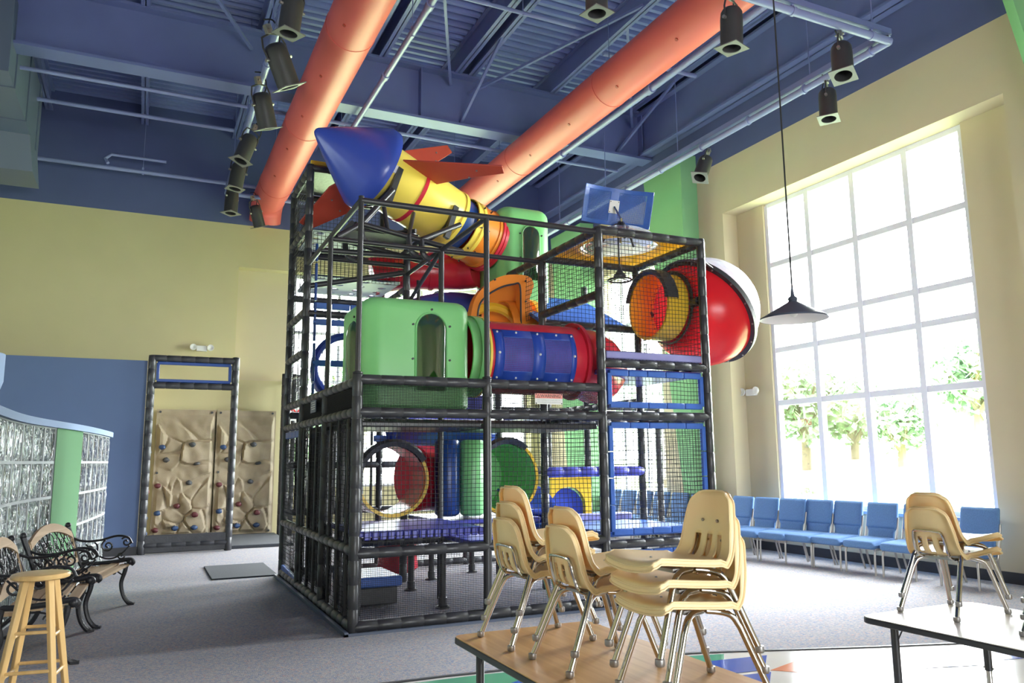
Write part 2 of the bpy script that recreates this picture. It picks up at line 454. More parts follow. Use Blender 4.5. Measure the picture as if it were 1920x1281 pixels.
def rock_mat():
    m = bpy.data.materials.new('moulded_tan_rock'); m.use_nodes = True
    nt = m.node_tree; b = nt.nodes['Principled BSDF']; b.inputs['Roughness'].default_value = 0.6
    tc = nt.nodes.new('ShaderNodeTexCoord')
    n = nt.nodes.new('ShaderNodeTexNoise'); n.inputs['Scale'].default_value = 3; n.inputs['Detail'].default_value = 6
    cr = nt.nodes.new('ShaderNodeValToRGB')
    cr.color_ramp.elements[0].color = (0.30, 0.24, 0.16, 1); cr.color_ramp.elements[0].position = 0.3
    cr.color_ramp.elements[1].color = (0.42, 0.35, 0.24, 1); cr.color_ramp.elements[1].position = 0.7
    nt.links.new(tc.outputs['Object'], n.inputs['Vector']); nt.links.new(n.outputs['Fac'], cr.inputs[0]); nt.links.new(cr.outputs[0], b.inputs['Base Color'])
    n2 = nt.nodes.new('ShaderNodeTexNoise'); n2.inputs['Scale'].default_value = 60
    bp = nt.nodes.new('ShaderNodeBump'); bp.inputs['Strength'].default_value = 0.2; bp.inputs['Distance'].default_value = 0.01
    nt.links.new(tc.outputs['Object'], n2.inputs['Vector']); nt.links.new(n2.outputs['Fac'], bp.inputs['Height']); nt.links.new(bp.outputs[0], b.inputs['Normal'])
    return m
M_rock = rock_mat()
M_tile_w = mat('white_floor_tile', (0.72, 0.70, 0.66), 0.12)
M_tile_b = mat('blue_floor_tile', (0.05, 0.11, 0.48), 0.12)
M_tile_g = mat('green_floor_tile', (0.10, 0.36, 0.20), 0.12)
M_tile_o = mat('orange_floor_tile', (0.75, 0.24, 0.12), 0.12)

# ------------------------------------------------------------------ room shell
WX = 8.75; RX = 9.05; OX = 9.25; YB = 16.6; TOP = 9.0
# floor
b = MB(); b.box(-6, RX, -5, YB + 0.4, -0.15, 0)
struct(b.build('floor', M_carpet), 'blue grey speckled carpet floor')

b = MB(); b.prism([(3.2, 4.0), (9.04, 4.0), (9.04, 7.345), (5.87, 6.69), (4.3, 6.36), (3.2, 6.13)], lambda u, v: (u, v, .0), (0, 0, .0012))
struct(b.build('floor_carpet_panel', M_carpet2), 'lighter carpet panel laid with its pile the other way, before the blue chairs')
# tiled floor with a curved edge
edge = [(0.2, 5.18), (1.2, 5.24), (1.95, 5.21), (2.36, 5.17), (3.0, 5.10), (3.79, 4.96), (4.05, 4.88), (5.16, 4.48), (6.03, 4.2), (6.6, 3.9), (7.2, 3.45), (7.6, 2.9)]
b = MB()
b.prism([(0.2, -4.9), (7.6, -4.9)] + edge[::-1], lambda u, v: (u, v, 0.001), (0, 0, 0.003))
tile = b.build('floor_tile', M_tile_w)
struct(tile, 'glossy white vinyl tile floor with a curved edge')
def tiles(name, label, m, polys, z=0.0045):
    b = MB()
    for p in polys: b.prism(p, lambda u, v: (u, v, z), (0, 0, 0.0012))
    o = b.build(name, m); o.parent = None
    return struct(o, label)
TG = 0.3
tiles('floor_tile_green', 'green vinyl tiles set in the white tile floor', M_tile_g,
      [[(0.2, 5.1), (0.2, 4.2), (1.5, 4.2), (1.85, 4.75), (2.3, 4.75), (2.6, 5.08), (2.2, 5.14), (1.2, 5.18)], [(3.55, 4.95), (3.4, 4.7), (3.9, 4.72), (4.0, 4.84)],
       [(6.3, 3.3), (6.9, 3.3), (6.9, 2.7)]])
tiles('floor_tile_blue', 'blue vinyl tiles set in the white tile floor', M_tile_b,
      [[(1.9, 4.7), (2.45, 4.95), (3.2, 4.8), (2.6, 4.1), (1.6, 4.2)], [(3.75, 4.72), (4.25, 4.66), (3.95, 4.36), (3.45, 4.42)], [(3.45, 4.36), (3.95, 4.3), (3.65, 4.0), (3.0, 4.05)],
       [(5.2, 4.25), (5.75, 4.1), (5.45, 3.75), (4.95, 3.9)], [(5.85, 4.0), (6.1, 3.93), (5.95, 3.72), (5.65, 3.8)]], 0.006)
tiles('floor_tile_orange', 'orange vinyl tiles set in the white tile floor', M_tile_o,
      [[(3.98, 4.34), (4.42, 4.48), (4.28, 4.05)], [(3.70, 4.0), (4.12, 4.02), (3.95, 3.65)], [(5.8, 3.6), (6.3, 4.0), (7.2, 3.2), (7.2, 1.5), (5.2, 2.2)]])
b = MB()
for i in range(len(edge) - 1):
    p, q = V((*edge[i], 0)), V((*edge[i + 1], 0)); b.bar(p + V((0, 0, 0.006)), q + V((0, 0, 0.006)), 0.03, 0.012)
struct(b.build('trim_1', M_baseb), 'black rubber strip between carpet and tile')

# right wall: outer plane x=8.75, tall recess with the large window, second window further back
b = MB()
b.box(WX, OX, -5, 5.23, 0, 6.5); b.box(WX, OX, 5.23, 10.08, 5.58, 6.5)
b.box(WX, OX, 10.08, 11.95, 0, 6.5); b.box(WX, OX, 11.95, 14.45, 0, 0.7); b.box(WX, OX, 11.95, 14.45, 5.3, 6.5); b.box(WX, OX, 14.45, YB + 0.4, 0, 6.5)
b.mi = 1
b.box(RX, OX, 5.23, 5.97, 0, 5.58); b.box(RX, OX, 9.45, 10.08, 0, 5.58); b.box(RX, OX, 5.97, 9.45, 0, 0.70)
b.mi = 2
b.box(WX, OX, -5, YB + 0.4, 6.5, TOP)
struct(b.build('wall_right', [M_cream, M_cream, M_blueup]), 'cream wall with a blue top band and a tall window recess')
# window frames
def window(name, label, at, us, zs, w, d, pane=None):
    """at(u, z, t) gives a point; us, zs are bar positions"""
    b = MB()
    for u in us:
        p = at(u, zs[0], 0); q = at(u, zs[-1], 0); b.bar(p, q, w, d, at(u + 1, 0, 0) - at(u, 0, 0) if False else (at(u, 0, 1) - at(u, 0, 0)))
    for z in zs:
        b.bar(at(us[0], z, 0), at(us[-1], z, 0), d * .86, w * .98)
    o = struct(b.build(name, M_mull), label, 'window')
    g = MB(); g.poly(at(us[0], zs[0], 0), at(us[-1], zs[0], 0), at(us[-1], zs[-1], 0), at(us[0], zs[-1], 0))
    pn = g.build('pane', pane or M_pane, parent=o)
    return o
window('window_1', 'large gridded window in the right wall recess', lambda u, z, t: V((9.13 + t * .1, u, z)), [5.995, 6.82, 7.70, 8.56, 9.425], [0.73, 2.30, 3.14, 3.59, 4.54, 5.55], 0.085, 0.09)
window('window_2', 'narrow window behind the play structure in the right wall', lambda u, z, t: V((9.0 + t * .1, u, z)), [11.98, 12.8, 13.6, 14.42], [0.73, 2.30, 3.14, 4.2, 5.27], 0.06, 0.09)
window('window_3', 'wide window in the back wall behind the play structure', lambda u, z, t: V((u, 16.93 + t * .1, z)), [2.78, 3.75, 4.7, 5.65, 6.6, 7.5, 8.27], [0.93, 2.3, 3.14, 4.2, 5.42], 0.06, 0.09)
# back wall
b = MB()
b.box(-6, 1.586, YB, 17, 0, 6.35); b.box(1.586, WX, YB, 17, 5.45, 6.35); b.box(1.586, 2.75, YB, 17, 0, 3.1)
b.box(8.3, WX, YB, 17, 0, 5.45); b.box(2.75, 8.3, 16.85, 17, 0, 0.9)
b.mi = 1; b.box(1.586, 2.75, 16.88, 17, 3.1, 5.45)
b.mi = 2; b.box(-6, WX, YB, 17, 6.35, TOP)
struct(b.build('wall_back', [M_yel, M_cream, M_blueup]), 'yellow back wall with a blue top band')
# blue walled block on the left
b = MB(); b.box(-6, -0.01, 14.1, YB, 0, 3.12); b.mi = 1; b.box(-0.01, 0.0, 14.1, YB, 0, 3.12)
struct(b.build('wall_inner', [M_bluewall, M_cream]), 'low blue wall of the block beside the climbing wall')
b = MB(); b.box(-6, WX - 0.001, -5.2, -5, 0, 0.8); b.box(-6, WX, -5.2, -5, 3.2, TOP); b.box(-6, 0.75, -5.2, -5, 0.8, 3.2); b.box(6.25, WX, -5.2, -5, 0.8, 3.2)  # unseen opening in this wall, added and sized for fill light
struct(b.build('wall_front', M_yel), 'yellow wall behind the viewer')
b = MB(); b.box(-6.2, -6, -5, 5, 0, 2.1); b.box(-6.2, -6, 13, 17, 0, 2.1); b.box(-6.2, -6, 5, 13, 0, 0.4); b.box(-6.2, -6, -5, 17, 2.1, 6.35); b.mi = 1; b.box(-6.2, -6, -5, 17, 6.35, TOP)
struct(b.build('wall_left', [M_yel, M_blueup]), 'yellow left wall')
b = MB(); b.box(RX - 0.02, RX, 5.23, 10.08, 0, 0.13); struct(b.build('baseboard_right', M_baseb), 'dark rubber base under the large window')
b = MB(); b.box(WX - 0.02, WX, 12.3, 14.3, 0, 0.13); struct(b.build('baseboard_far', M_baseb), 'dark rubber base under the far window')
b = MB(); b.box(WX - 0.02, WX, -4.9, 5.1, 0, 0.13); struct(b.build('baseboard_near', M_baseb), 'dark rubber base of the right wall')
b = MB(); b.box(-6, 0, 14.08, 14.1, 0, 0.13); struct(b.build('baseboard_left', M_baseb), 'dark rubber base of the blue wall')
# window sill ledge
b = MB(); b.box(8.98, 9.12, 5.97, 9.45, 0.67, 0.71); struct(b.build('trim_2', M_cap), 'pale blue sill of the large window')

# tapered green pilasters
def pilaster(y0, ytop, ybot, ztop, label):
    b = MB()
    P = lambda y1, z: [(WX, y0, z), (WX - 0.3, y0 + 0.06, z), (WX - 0.3, y1 - 0.35 * (y1 - y0) / (ytop - y0), z), (WX, y1, z)]
    b.add(P(ybot, 0) + P(ytop, ztop), [[3, 2, 1, 0], [4, 5, 6, 7], [0, 1, 5, 4], [1, 2, 6, 5], [2, 3, 7, 6], [3, 0, 4, 7]])
    o = b.build('wall_pilaster', M_green); return struct(o, label, 'pilaster')
pilaster(10.72, 12.3, 11.0, 6.85, 'tapered green pilaster left of the large window')
pilaster(14.3, 16.1, 15.2, 6.6, 'tapered green pilaster in the far right corner')
b = MB()
b.add([(WX, 3.4, 0), (WX - .3, 3.5, 0), (WX - .3, 3.75, 0), (WX, 3.95, 0), (WX, 3.4, 7.15), (WX - .3, 3.5, 7.15), (WX - .3, 4.95, 7.15), (WX, 5.2, 7.15)],
      [[3, 2, 1, 0], [4, 5, 6, 7], [0, 1, 5, 4], [1, 2, 6, 5], [2, 3, 7, 6], [3, 0, 4, 7]])
struct(b.build('wall_pilaster', M_green), 'tapered green pilaster right of the large window', 'pilaster')

# ceiling: corrugated deck, joists, girder
b = MB(); prof = []
y = -5.0
while y < 17:
    prof += [(y, 8.70), (y + 0.07, 8.70), (y + 0.095, 8.62), (y + 0.165, 8.62)]; y += 0.19
prof.append((17, 8.70)); n = len(prof)
b.add([(-6.2, y, z) for y, z in prof] + [(9.25, y, z) for y, z in prof], [[i, i + 1, n + i + 1, n + i] for i in range(n - 1)])
b.mi = 0; b.box(-6.2, 9.25, -5.2, 17.0, 8.72, 9.0)
struct(b.build('ceiling', M_deckroof), 'blue corrugated steel roof deck')
def ibeam(b, p0, p1, zb, h, w, t=0.015):
    x0, y0 = p0; x1, y1 = p1
    d = V((x1 - x0, y1 - y0, 0)).normalized(); nrm = V((-d.y, d.x, 0)) * (w / 2); nt = V((-d.y, d.x, 0)) * (t / 2)
    for zz, hh, nn in ((zb + t, t, nrm), (zb + h - t, t, nrm), (zb + h / 2, h / 2, nt)):
        c = V(((x0 + x1) / 2, (y0 + y1) / 2, zz)); L = V((x1 - x0, y1 - y0, 0)) / 2
        b.obox(c, L, nn, V((0, 0, hh)))
for i, x in enumerate([-3.7, -2.0, -0.33, 1.40, 3.02, 3.30, 4.66, 4.92, 6.55, 8.32]):
    b = MB(); ibeam(b, (x, -5), (x, YB), 8.2, 0.42, 0.13)
    struct(b.build('ceiling_joist', M_ceil), 'blue steel roof joist running to the back wall', 'joist')
b = MB(); ibeam(b, (-6, 12.2), (WX, 12.2), 7.24, 0.98, 0.34, 0.022)
for x in (8.55, 4.0): b.box(x - .01, x + .01, 12.05, 12.35, 7.27, 8.2)
struct(b.build('ceiling_girder', M_ceil), 'deep blue steel girder crossing the hall', 'girder')
b = MB(); ibeam(b, (-6, 3.0), (WX, 3.0), 7.24, 0.98, 0.34, 0.022)
struct(b.build('ceiling_girder', M_ceil), 'deep blue steel girder overhead near the viewer', 'girder')
b = MB(); ibeam(b, (8.6, -5), (8.6, YB), 7.3, 0.9, 0.26, 0.02)
struct(b.build('ceiling_edge_beam', M_ceil), 'blue edge beam along the right wall', 'girder')
# diagonal braces of the girder
for i, (p, q) in enumerate([((4.75, 12.2, 7.3), (4.9, 10.6, 8.25)), ((4.55, 12.1, 8.0), (3.2, 8.9, 8.25)), ((8.0, 12.2, 7.3), (8.3, 10.4, 8.25)), ((4.9, 12.1, 7.9), (6.5, 9.0, 8.25)), ((8.35, 12.1, 7.9), (6.6, 9.6, 8.25)), ((1.2, 12.1, 7.9), (-0.3, 9.6, 8.25))]):
    b = MB(); b.bar(p, q, 0.045, 0.045)
    struct(b.build('ceiling_brace', M_ceil), 'thin diagonal steel brace of the girder', 'brace')

window('window_added_left', 'unseen low window added behind the glass blocks to make them glow', lambda u, z, t: V((-6.1 - t * .1, u, z)), [5.03, 7.0, 9.0, 11.0, 12.97], [0.43, 2.07], 0.06, 0.09, M_tint)  # unseen window, added so the glass blocks catch light from behind
# ------------------------------------------------------------------ outside
b = MB()
def hill(u, v):
    x = 9.4 + u * 60; y = -30 + v * 90
    return (x, y, -0.2 + 1.5 * min(1, max(0, (x - 12) / 14)) + 0.15 * noise.noise(V((x * .1, y * .1, 0))))
b.grid(hill, 30, 40)
struct(b.build('lawn_ground', M_grass), 'sunlit lawn outside the windows', 'lawn')
b = MB()
b.grid(lambda u, v: (-30 + u * 39.4, 17.1 + v * 50, -0.2 + 1.5 * min(1, max(0, (v * 50 - 6) / 14))), 20, 20)
struct(b.build('lawn_ground', M_grass), 'lawn beyond the back window', 'lawn')
def tree(name, label, x, y, z0, zc, r, seed, n=900, trunk=True, sc=(1, 1, 0.9)):
    rnd = random.Random(seed)
    t = thing(name, label, 'tree' if trunk else 'bush', (x, y, z0))
    lb = MB()
    for i in range(n):
        a = V((rnd.gauss(0, 1), rnd.gauss(0, 1), rnd.gauss(0, 1))).normalized() * (rnd.random() ** 0.4) * r
        lump = 0.75 + 0.35 * noise.noise(a / r * 2.0 + V((seed, 0, 0)))
        c = V((x + a.x * sc[0] * lump, y + a.y * sc[1] * lump, zc + a.z * sc[2] * lump))
        s = r * rnd.uniform(0.05, 0.10)
        u = V((rnd.gauss(0, 1), rnd.gauss(0, 1), rnd.gauss(0, 1))).normalized(); w = u.orthogonal().normalized()
        lb.poly(c - u * s - w * s * .5, c + u * s - w * s * .4, c + u * s * 1.1 + w * s * .5, c - u * s * .8 + w * s * .6)
    lb.build('foliage', M_leaf, t, recalc=False)
    if trunk:
        tb = MB(); tb.tube(smooth_path([(x, y, z0 - .2), (x + .05, y, (z0 + zc) / 2), (x, y + .05, zc)], 4), [0.16 * r / 2] * 4 + [0.12 * r / 2] * 5, 8)
        for k in range(5):
            a = k * 1.3 + seed
            tb.tube([(x, y, zc - r * .7 + .1 * k), (x + r * .55 * math.cos(a), y + r * .55 * math.sin(a), zc + r * .1 + .1 * k)], [0.05 * r, 0.02 * r], 6)
        tb.build('trunk', M_bark, t)
    return t
tree('young_tree', 'round tree with a visible trunk in the lower middle panes of the large window', 24.5, 19.5, 1.0, 2.9, 1.9, 3, 1500)
tree('tree', 'tree at the right edge of the large window', 28.7, 19.4, 1.1, 4.7, 2.5, 5, 1600)
tree('tree', 'tree seen through the leftmost panes of the large window', 22.9, 22.4, 1.0, 3.7, 2.2, 8, 1500)
tree('tree', 'low tree crown seen left of the round tree in the large window', 28.0, 24.6, 1.1, 3.5, 2.3, 11, 1500)
tree('garden_bush', 'low leafy bush outside the lower left window pane', 15.4, 15.2, 0.2, 0.6, 0.5, 14, 500, False)
tree('tree', 'tree beyond the left end of the back window', 4.8, 26.7, 0.7, 2.4, 1.9, 21, 700)
tree('tree', 'tall tree beyond the middle of the back window', 7.6, 30.0, 1.1, 4.6, 2.6, 23, 700)
tree('tree', 'tree seen through the narrow far window', 15.4, 21.3, 0.6, 3.6, 2.0, 25, 700)

# ------------------------------------------------------------------ ducts, pipes, light rails
def single(name, mb, m, label, cat, base, group=None, **k):
    return tag(mb.build(name, m, base=base, **k), label, cat, group)
def duct(x, z, y0, y1, r, label, elbow):
    t = thing('round_duct', label, 'duct', (x, y0, z), 0, 'round salmon ducts under the ceiling')
    b = MB(); b.cyl((x, y0, z), (x, y1, z), r, n=32); b.build('duct_pipe', M_duct, t)
    b = MB()
    b.tube([(x, y1, z), (x, y1 + .1, z), (x, y1 + .3, z - .04), (x, y1 + .45, z - .16), (x, y1 + .55, z - .34)], r * 1.01, 32)
    b.build('duct_end', M_duct, t)
    y = y0 + 1.0
    while y < y1:
        b = MB(); b.lathe([(0, r), (0.0, r + .006), (.05, r + .006), (.05, r)], (x, y, z), (0, 1, 0), 32, capa=False, capb=False); y += 3.0
        b.build('seam_band', M_duct, t)
    for k in range(6):
        yy = 7.2 + k * 1.35
        b = MB(); a = -2.2
        p = V((x + (r - .004) * math.cos(a), yy, z + (r - .004) * math.sin(a)))
        b.cyl(p, p + V((math.cos(a), 0, math.sin(a))) * .015, .022, n=8)
        b.build('damper_knob', M_fin, t)
    for yy in (9.0, 12.9, 15.3):
        b = MB(); b.cyl((x, yy, z + r - .02), (x, yy, 8.66), .006, n=5); b.build('hanger_rod', M_ceil, t)
    return t
duct(2.06, 6.80, 2.0, 16.0, 0.315, 'long salmon round duct on the left, above the rocket nose', True)
duct(5.85, 6.80, 2.0, 16.0, 0.305, 'long salmon round duct on the right, behind the rocket fin', True)
def pipe(name, label, pts, r, m, hang=(), cat='pipe', n=10, coup=()):
    t = thing(name, label, cat, pts[0])
    b = MB(); b.tube(pts, r, n); b.build('pipe_run', m, t)
    for h in hang:
        b = MB(); b.cyl(h, (h[0], h[1], 8.66), .005, n=5); b.cyl((h[0], h[1], h[2] - r * 1.3), (h[0], h[1], h[2] + r * 2.2), r * .5, n=6); b.build('hanger_rod', m, t)
    for c in coup:
        b = MB(); c = V(c); d = (V(pts[1]) - V(pts[0])).normalized(); b.cyl(c - d * .06, c + d * .06, r * 1.35, n=n); b.build('coupling', m, t)
    return t
pipe('sprinkler_pipe', 'pale blue pipe running beside the right salmon duct', [(6.70, -2, 7.02), (6.70, 16.5, 7.02)], .055, M_ceil_lt, [(6.7, 8.5, 7.05), (6.7, 10.4, 7.05), (6.7, 13.8, 7.05)], coup=[(6.7, 12.0, 7.02), (6.7, 9.2, 7.02)])
pipe('sprinkler_pipe', 'pale blue pipe running between the two salmon ducts', [(2.95, -2, 7.10), (2.95, 16.5, 7.10)], .045, M_ceil_lt, [(2.95, 9.3, 7.1), (2.95, 13.5, 7.1)], coup=[(2.95, 8.6, 7.1), (2.95, 10.6, 7.1)])
pipe('conduit', 'blue conduit crossing the hall below the joists in front of the girder', [(-5, 9.7, 8.08), (5.7, 9.7, 8.08)], .03, M_ceil_lt, [(3.3, 9.7, 8.08), (4.8, 9.7, 8.08)])
pipe('conduit', 'short blue conduit stub right of the right salmon duct', [(6.2, 9.7, 7.75), (8.0, 9.7, 7.75)], .035, M_ceil_lt, [(7.6, 9.7, 7.75)])
pipe('conduit', 'blue pipe just behind the lower flange of the girder', [(-5, 12.75, 7.22), (8.4, 12.75, 7.22)], .03, M_ceil_lt)
pipe('conduit', 'blue pipe low on the back wall band, crossing behind the left salmon duct', [(-5, 16.0, 7.0), (4.5, 16.0, 7.0)], .04, M_ceil_lt, [(-.3, 16.0, 7.0)])
pipe('conduit', 'upper blue pipe left of the hanging lamp row', [(-5, 14.6, 7.55), (1.2, 14.6, 7.55)], .035, M_ceil_lt)
pipe('conduit', 'blue pipe with a bent end above the left back wall', [(-0.9, 15.9, 7.05), (-0.95, 15.95, 7.15), (-0.85, 15.95, 7.25), (0.1, 15.95, 7.25)], .03, M_ceil_lt)
pipe('conduit', 'blue rail with the small lamp at the end of the left salmon duct', [(1.25, 15.5, 6.62), (3.0, 15.5, 6.62)], .04, M_ceil_lt)

def rail(label, p, q, hang):
    t = thing('light_rail', label, 'rail', p)
    p = V(p); q = V(q)
    b = MB(); b.tube([p, q], .045, 12); b.build('pipe_run', M_ceil_lt, t)
    b = MB(); b.bar(p + V((0, 0, .11)), q + V((0, 0, .11)), .07, .07); b.build('channel', M_ceil, t)
    n = int((q - p).length / 1.1)
    for i in range(n + 1):
        c = p.lerp(q, (i + .25) / (n + .5))
        b = MB(); b.lathe([(-.02, .055), (.02, .055)], c, q - p, 12); b.bar(c + V((0, 0, .03)), c + V((0, 0, .12)), .03, .03, (q - p)); b.build('pipe_clamp', M_ceil_lt, t)
    for f in hang:
        c = p.lerp(q, f); b = MB(); b.cyl(c + V((0, 0, .1)), (c.x, c.y, 8.66), .008, n=5); b.build('hanger_rod', M_ceil, t)
    return t
rail('pale blue pipe rail with a channel running along the top of the right wall', (7.63, 5.77, 6.24), (7.63, 15.8, 6.24), (.12, .4, .62, .8))
rail('pale blue cross rail with a channel at the upper right, carrying black lamps', (2.2, 5.77, 6.24), (7.63, 5.77, 6.24), (.2, .55, .95))
rail('pipe rail on the left carrying the row of black lamps', (1.22, 2.5, 6.72), (1.22, 15.8, 6.72), (.3, .55, .75, .9))

# black can lamps
def can_proto():
    t = thing('spotlight', 'x', 'spotlight', (0, 0, 0))
    b = MB()
    b.lathe([(-.005, .0), (0, .05), (.015, .085), (.05, .105), (.12, .11), (.42, .11), (.42, .100), (.14, .095), (.10, .03), (.09, 0)], (0, 0, .12), (0, 0, -1), 24)
    b.build('can_body', M_can, t, local=True)
    b = MB(); n = 20
    sq = [(.125 * (1 if i in (0, 3) else -1), .125 * (1 if i in (0, 1) else -1)) for i in range(4)]
    zz = -.305
    pts = []
    for i in range(24):
        a = 2 * PI * i / 24; c, s_ = math.cos(a), math.sin(a); m = .125 / max(abs(c), abs(s_))
        pts += [(c * m, s_ * m, zz), (c * .09, s_ * .09, zz), (c * m, s_ * m, zz + .01), (c * .09, s_ * .09, zz + .01)]
    fs = []
    for i in range(24):
        j = (i + 1) % 24; A, B_ = i * 4, j * 4
        fs += [[A, A + 1, B_ + 1, B_], [A + 2, B_ + 2, B_ + 3, A + 3], [A, B_, B_ + 2, A + 2], [A + 1, A + 3, B_ + 3, B_ + 1]]
    b.add(pts, fs); b.build('gel_frame', mat('dull_silver', (.22, .22, .22), .5, metal=.5), t, local=True, label='silver edged square gel frame')
    b = MB(); b.sphere((0, 0, -.08), .07, 12, 8, (1, 1, .6)); b.build('lamp_lens', mat('dark_lens', (.02, .02, .025), .1), t, local=True)
    b = MB()
    b.tube([(.118, 0, -.02), (.125, 0, .10), (.10, 0, .19), (0, 0, .215), (-.10, 0, .19), (-.125, 0, .10), (-.118, 0, -.02)], .010, 6)
    y = b.build('yoke', M_can, t, local=True)
    b = MB(); b.box(-.03, .03, -.025, .025, .21, .30); b.cyl((0, -.04, .26), (0, .05, .26), .012, n=6); b.build('hook_clamp', M_glide, y, local=True)
    b = MB(); b.tube(smooth_path([(.09, .06, .1), (.16, .08, .22), (.12, .05, .34), (.02, .05, .36)], 4), .008, 5); b.build('power_cord', M_cord, t, local=True)
    for sx in (-1, 1):
        b = MB(); b.cyl((sx * .11, 0, -.02), (sx * .145, 0, -.02), .018, n=8); b.build('tilt_knob', M_glide, t, local=True)
    return t
CANS = [
    ((1.22, 8.20, 6.42), (0.10, 0.05, 0.4), 1.15, 'black can lamp cut by the top edge of the photo, above the left lamp row'),
    ((1.22, 9.20, 6.33), (0.1, -0.50, 0.3), 1.35, 'uppermost full black can lamp of the left row, tilted so its square mouth points right'),
    ((1.22, 10.55, 6.32), (0.15, -0.38, 0.4), 1.25, 'black can lamp tilted right, second full one of the left row'),
    ((1.22, 12.2, 6.38), (0.1, 0.30, 0.5), 1.2, 'black can lamp leaning left, middle of the left row'),
    ((1.22, 13.6, 6.42), (0.05, 0.12, 0.2), 1.2, 'upright black can lamp, second from the lower end of the left row'),
    ((1.22, 14.6, 6.27), (0.0, 0.05, 0.7), 1.15, 'lowest black can lamp of the left row, its rim open downward'),
    ((1.75, 15.5, 6.33), (0.1, -0.42, 0.5), 1.1, 'small black can lamp below the end of the left salmon duct'),
    ((3.90, 6.2, 6.20), (0.0, 0.0, 0.2), 1.1, 'black can lamp of which only the rim shows at the top edge between the ducts'),
    ((5.65, 6.2, 6.26), (0.05, 0.0, 0.3), 1.2, 'black can lamp hanging in front of the right salmon duct'),
    ((7.33, 6.2, 6.24), (-0.05, 0.24, 0.5), 1.2, 'black can lamp under the corner of the right rails, larger of two near each other'),
    ((8.2, 7.22, 6.30), (0.0, 0.1, 0.6), 1.15, 'black can lamp just below the corner lamp, its square mouth against the cream wall'),
    ((8.2, 9.82, 6.30), (0.25, 0.42, 0.8), 1.15, 'black can lamp above the green pilaster, tilted toward the window'),
]
can0 = can_proto()
for i, (loc, rot, sc, lab) in enumerate(CANS):
    if i >= 7: loc = (loc[0] * .93, loc[1] * .93, 1.45 + (loc[2] - 1.45) * .93); sc *= .93
    if i == 0:
        o = can0; o.location = loc; o.rotation_euler = rot; o['label'] = lab; o['group'] = 'black can spotlights on the rails'
    else:
        o = dup(can0, loc, rot, lab, 'black can spotlights on the rails')
    o.scale = (sc * .93,) * 3

# rectangular duct, upper left
t = thing('rectangular_duct', 'boxy blue grey sheet metal duct in the upper left corner', 'duct', (-2.6, 13, 7))
b = MB(); b.box(-3.4, -1.95, 11.9, 15.2, 6.75, 7.9); b.build('duct_section', M_galv, t)
b = MB(); b.add([(-3.3, 14.2, 6.75), (-1.95, 14.2, 6.75), (-1.95, 15.2, 6.75), (-3.3, 15.2, 6.75), (-3.2, 14.4, 6.2), (-1.9, 14.4, 6.2), (-1.9, 15.3, 6.2), (-3.2, 15.3, 6.2)],
               [[3, 2, 1, 0], [4, 5, 6, 7], [0, 1, 5, 4], [1, 2, 6, 5], [2, 3, 7, 6], [3, 0, 4, 7]]); b.build('duct_outlet', M_galv, t)
for y in (12.4, 13.6, 14.8):
    b = MB(); b.box(-3.42, -1.93, y, y + .05, 6.73, 7.92); b.build('flange', M_galv, t)
for y in (12.2, 14.9):
    for x in (-3.3, -2.0):
        b = MB(); b.cyl((x, y, 7.9), (x, y, 8.66), .008, n=5); b.build('hanger_rod', M_ceil, t)

# pendant lamp
px_, py_, pz_ = 4.10, 4.04, 2.41
t = thing('pendant_lamp', 'dark conical pendant lamp hanging on a long cord before the window', 'lamp', (px_, py_, pz_))
b = MB(); b.lathe([(.0, .232), (.012, .228), (.125, .032), (.145, .026), (.15, .012)], (px_, py_, pz_), (0, 0, 1), 40, capa=False); sh = b.build('lamp_shade', M_slate, t)
b = MB(); b.lathe([(.002, .231), (.012, .222), (.122, .028), (.122, 0)], (px_, py_, pz_), (0, 0, 1), 40, capa=False); b.build('shade_lining', M_shadein, sh, label='white inner face of the shade')
b = MB(); b.sphere((px_, py_, pz_ + .055), .032, 14, 10, (1, 1, 1.25)); b.build('light_bulb', M_white, t)
b = MB(); b.lathe([(.14, .035), (.155, .03), (.165, .016), (.20, .010), (.23, .006)], (px_, py_, pz_), (0, 0, 1), 16); b.build('cord_grip', M_slate, t)
b = MB(); b.cyl((px_, py_, pz_ + .2), (px_, py_, 8.66), .006, n=6); b.build('cord', M_cord, t)

# emergency light fittings and signs
def emergency(label, c, ax, out):
    t = thing('emergency_light', label, 'emergency light', c, 0, 'white emergency lights')
    c = V(c); ax = V(ax); out = V(out); up = V((0, 0, 1))
    b = MB(); b.obox(c + out * .04, ax * .10, up * .055, out * .04); b.build('housing', M_white, t, bevel=.01)
    for s in (-1, 1):
        b = MB(); p = c + ax * .16 * s + out * .05 + up * .015
        b.lathe([(0, .03), (.03, .06), (.06, .065), (.06, .05), (.04, .02)], p, out, 14); b.build('lamp_head', M_white, t)
emergency('twin headed white emergency light on the yellow back wall', (0.95, 16.6, 3.70), (1, 0, 0), (0, -1, 0))
emergency('twin headed white emergency light left of the large window', (9.05, 9.9, 2.51), (0, 1, 0), (-1, 0, 0))

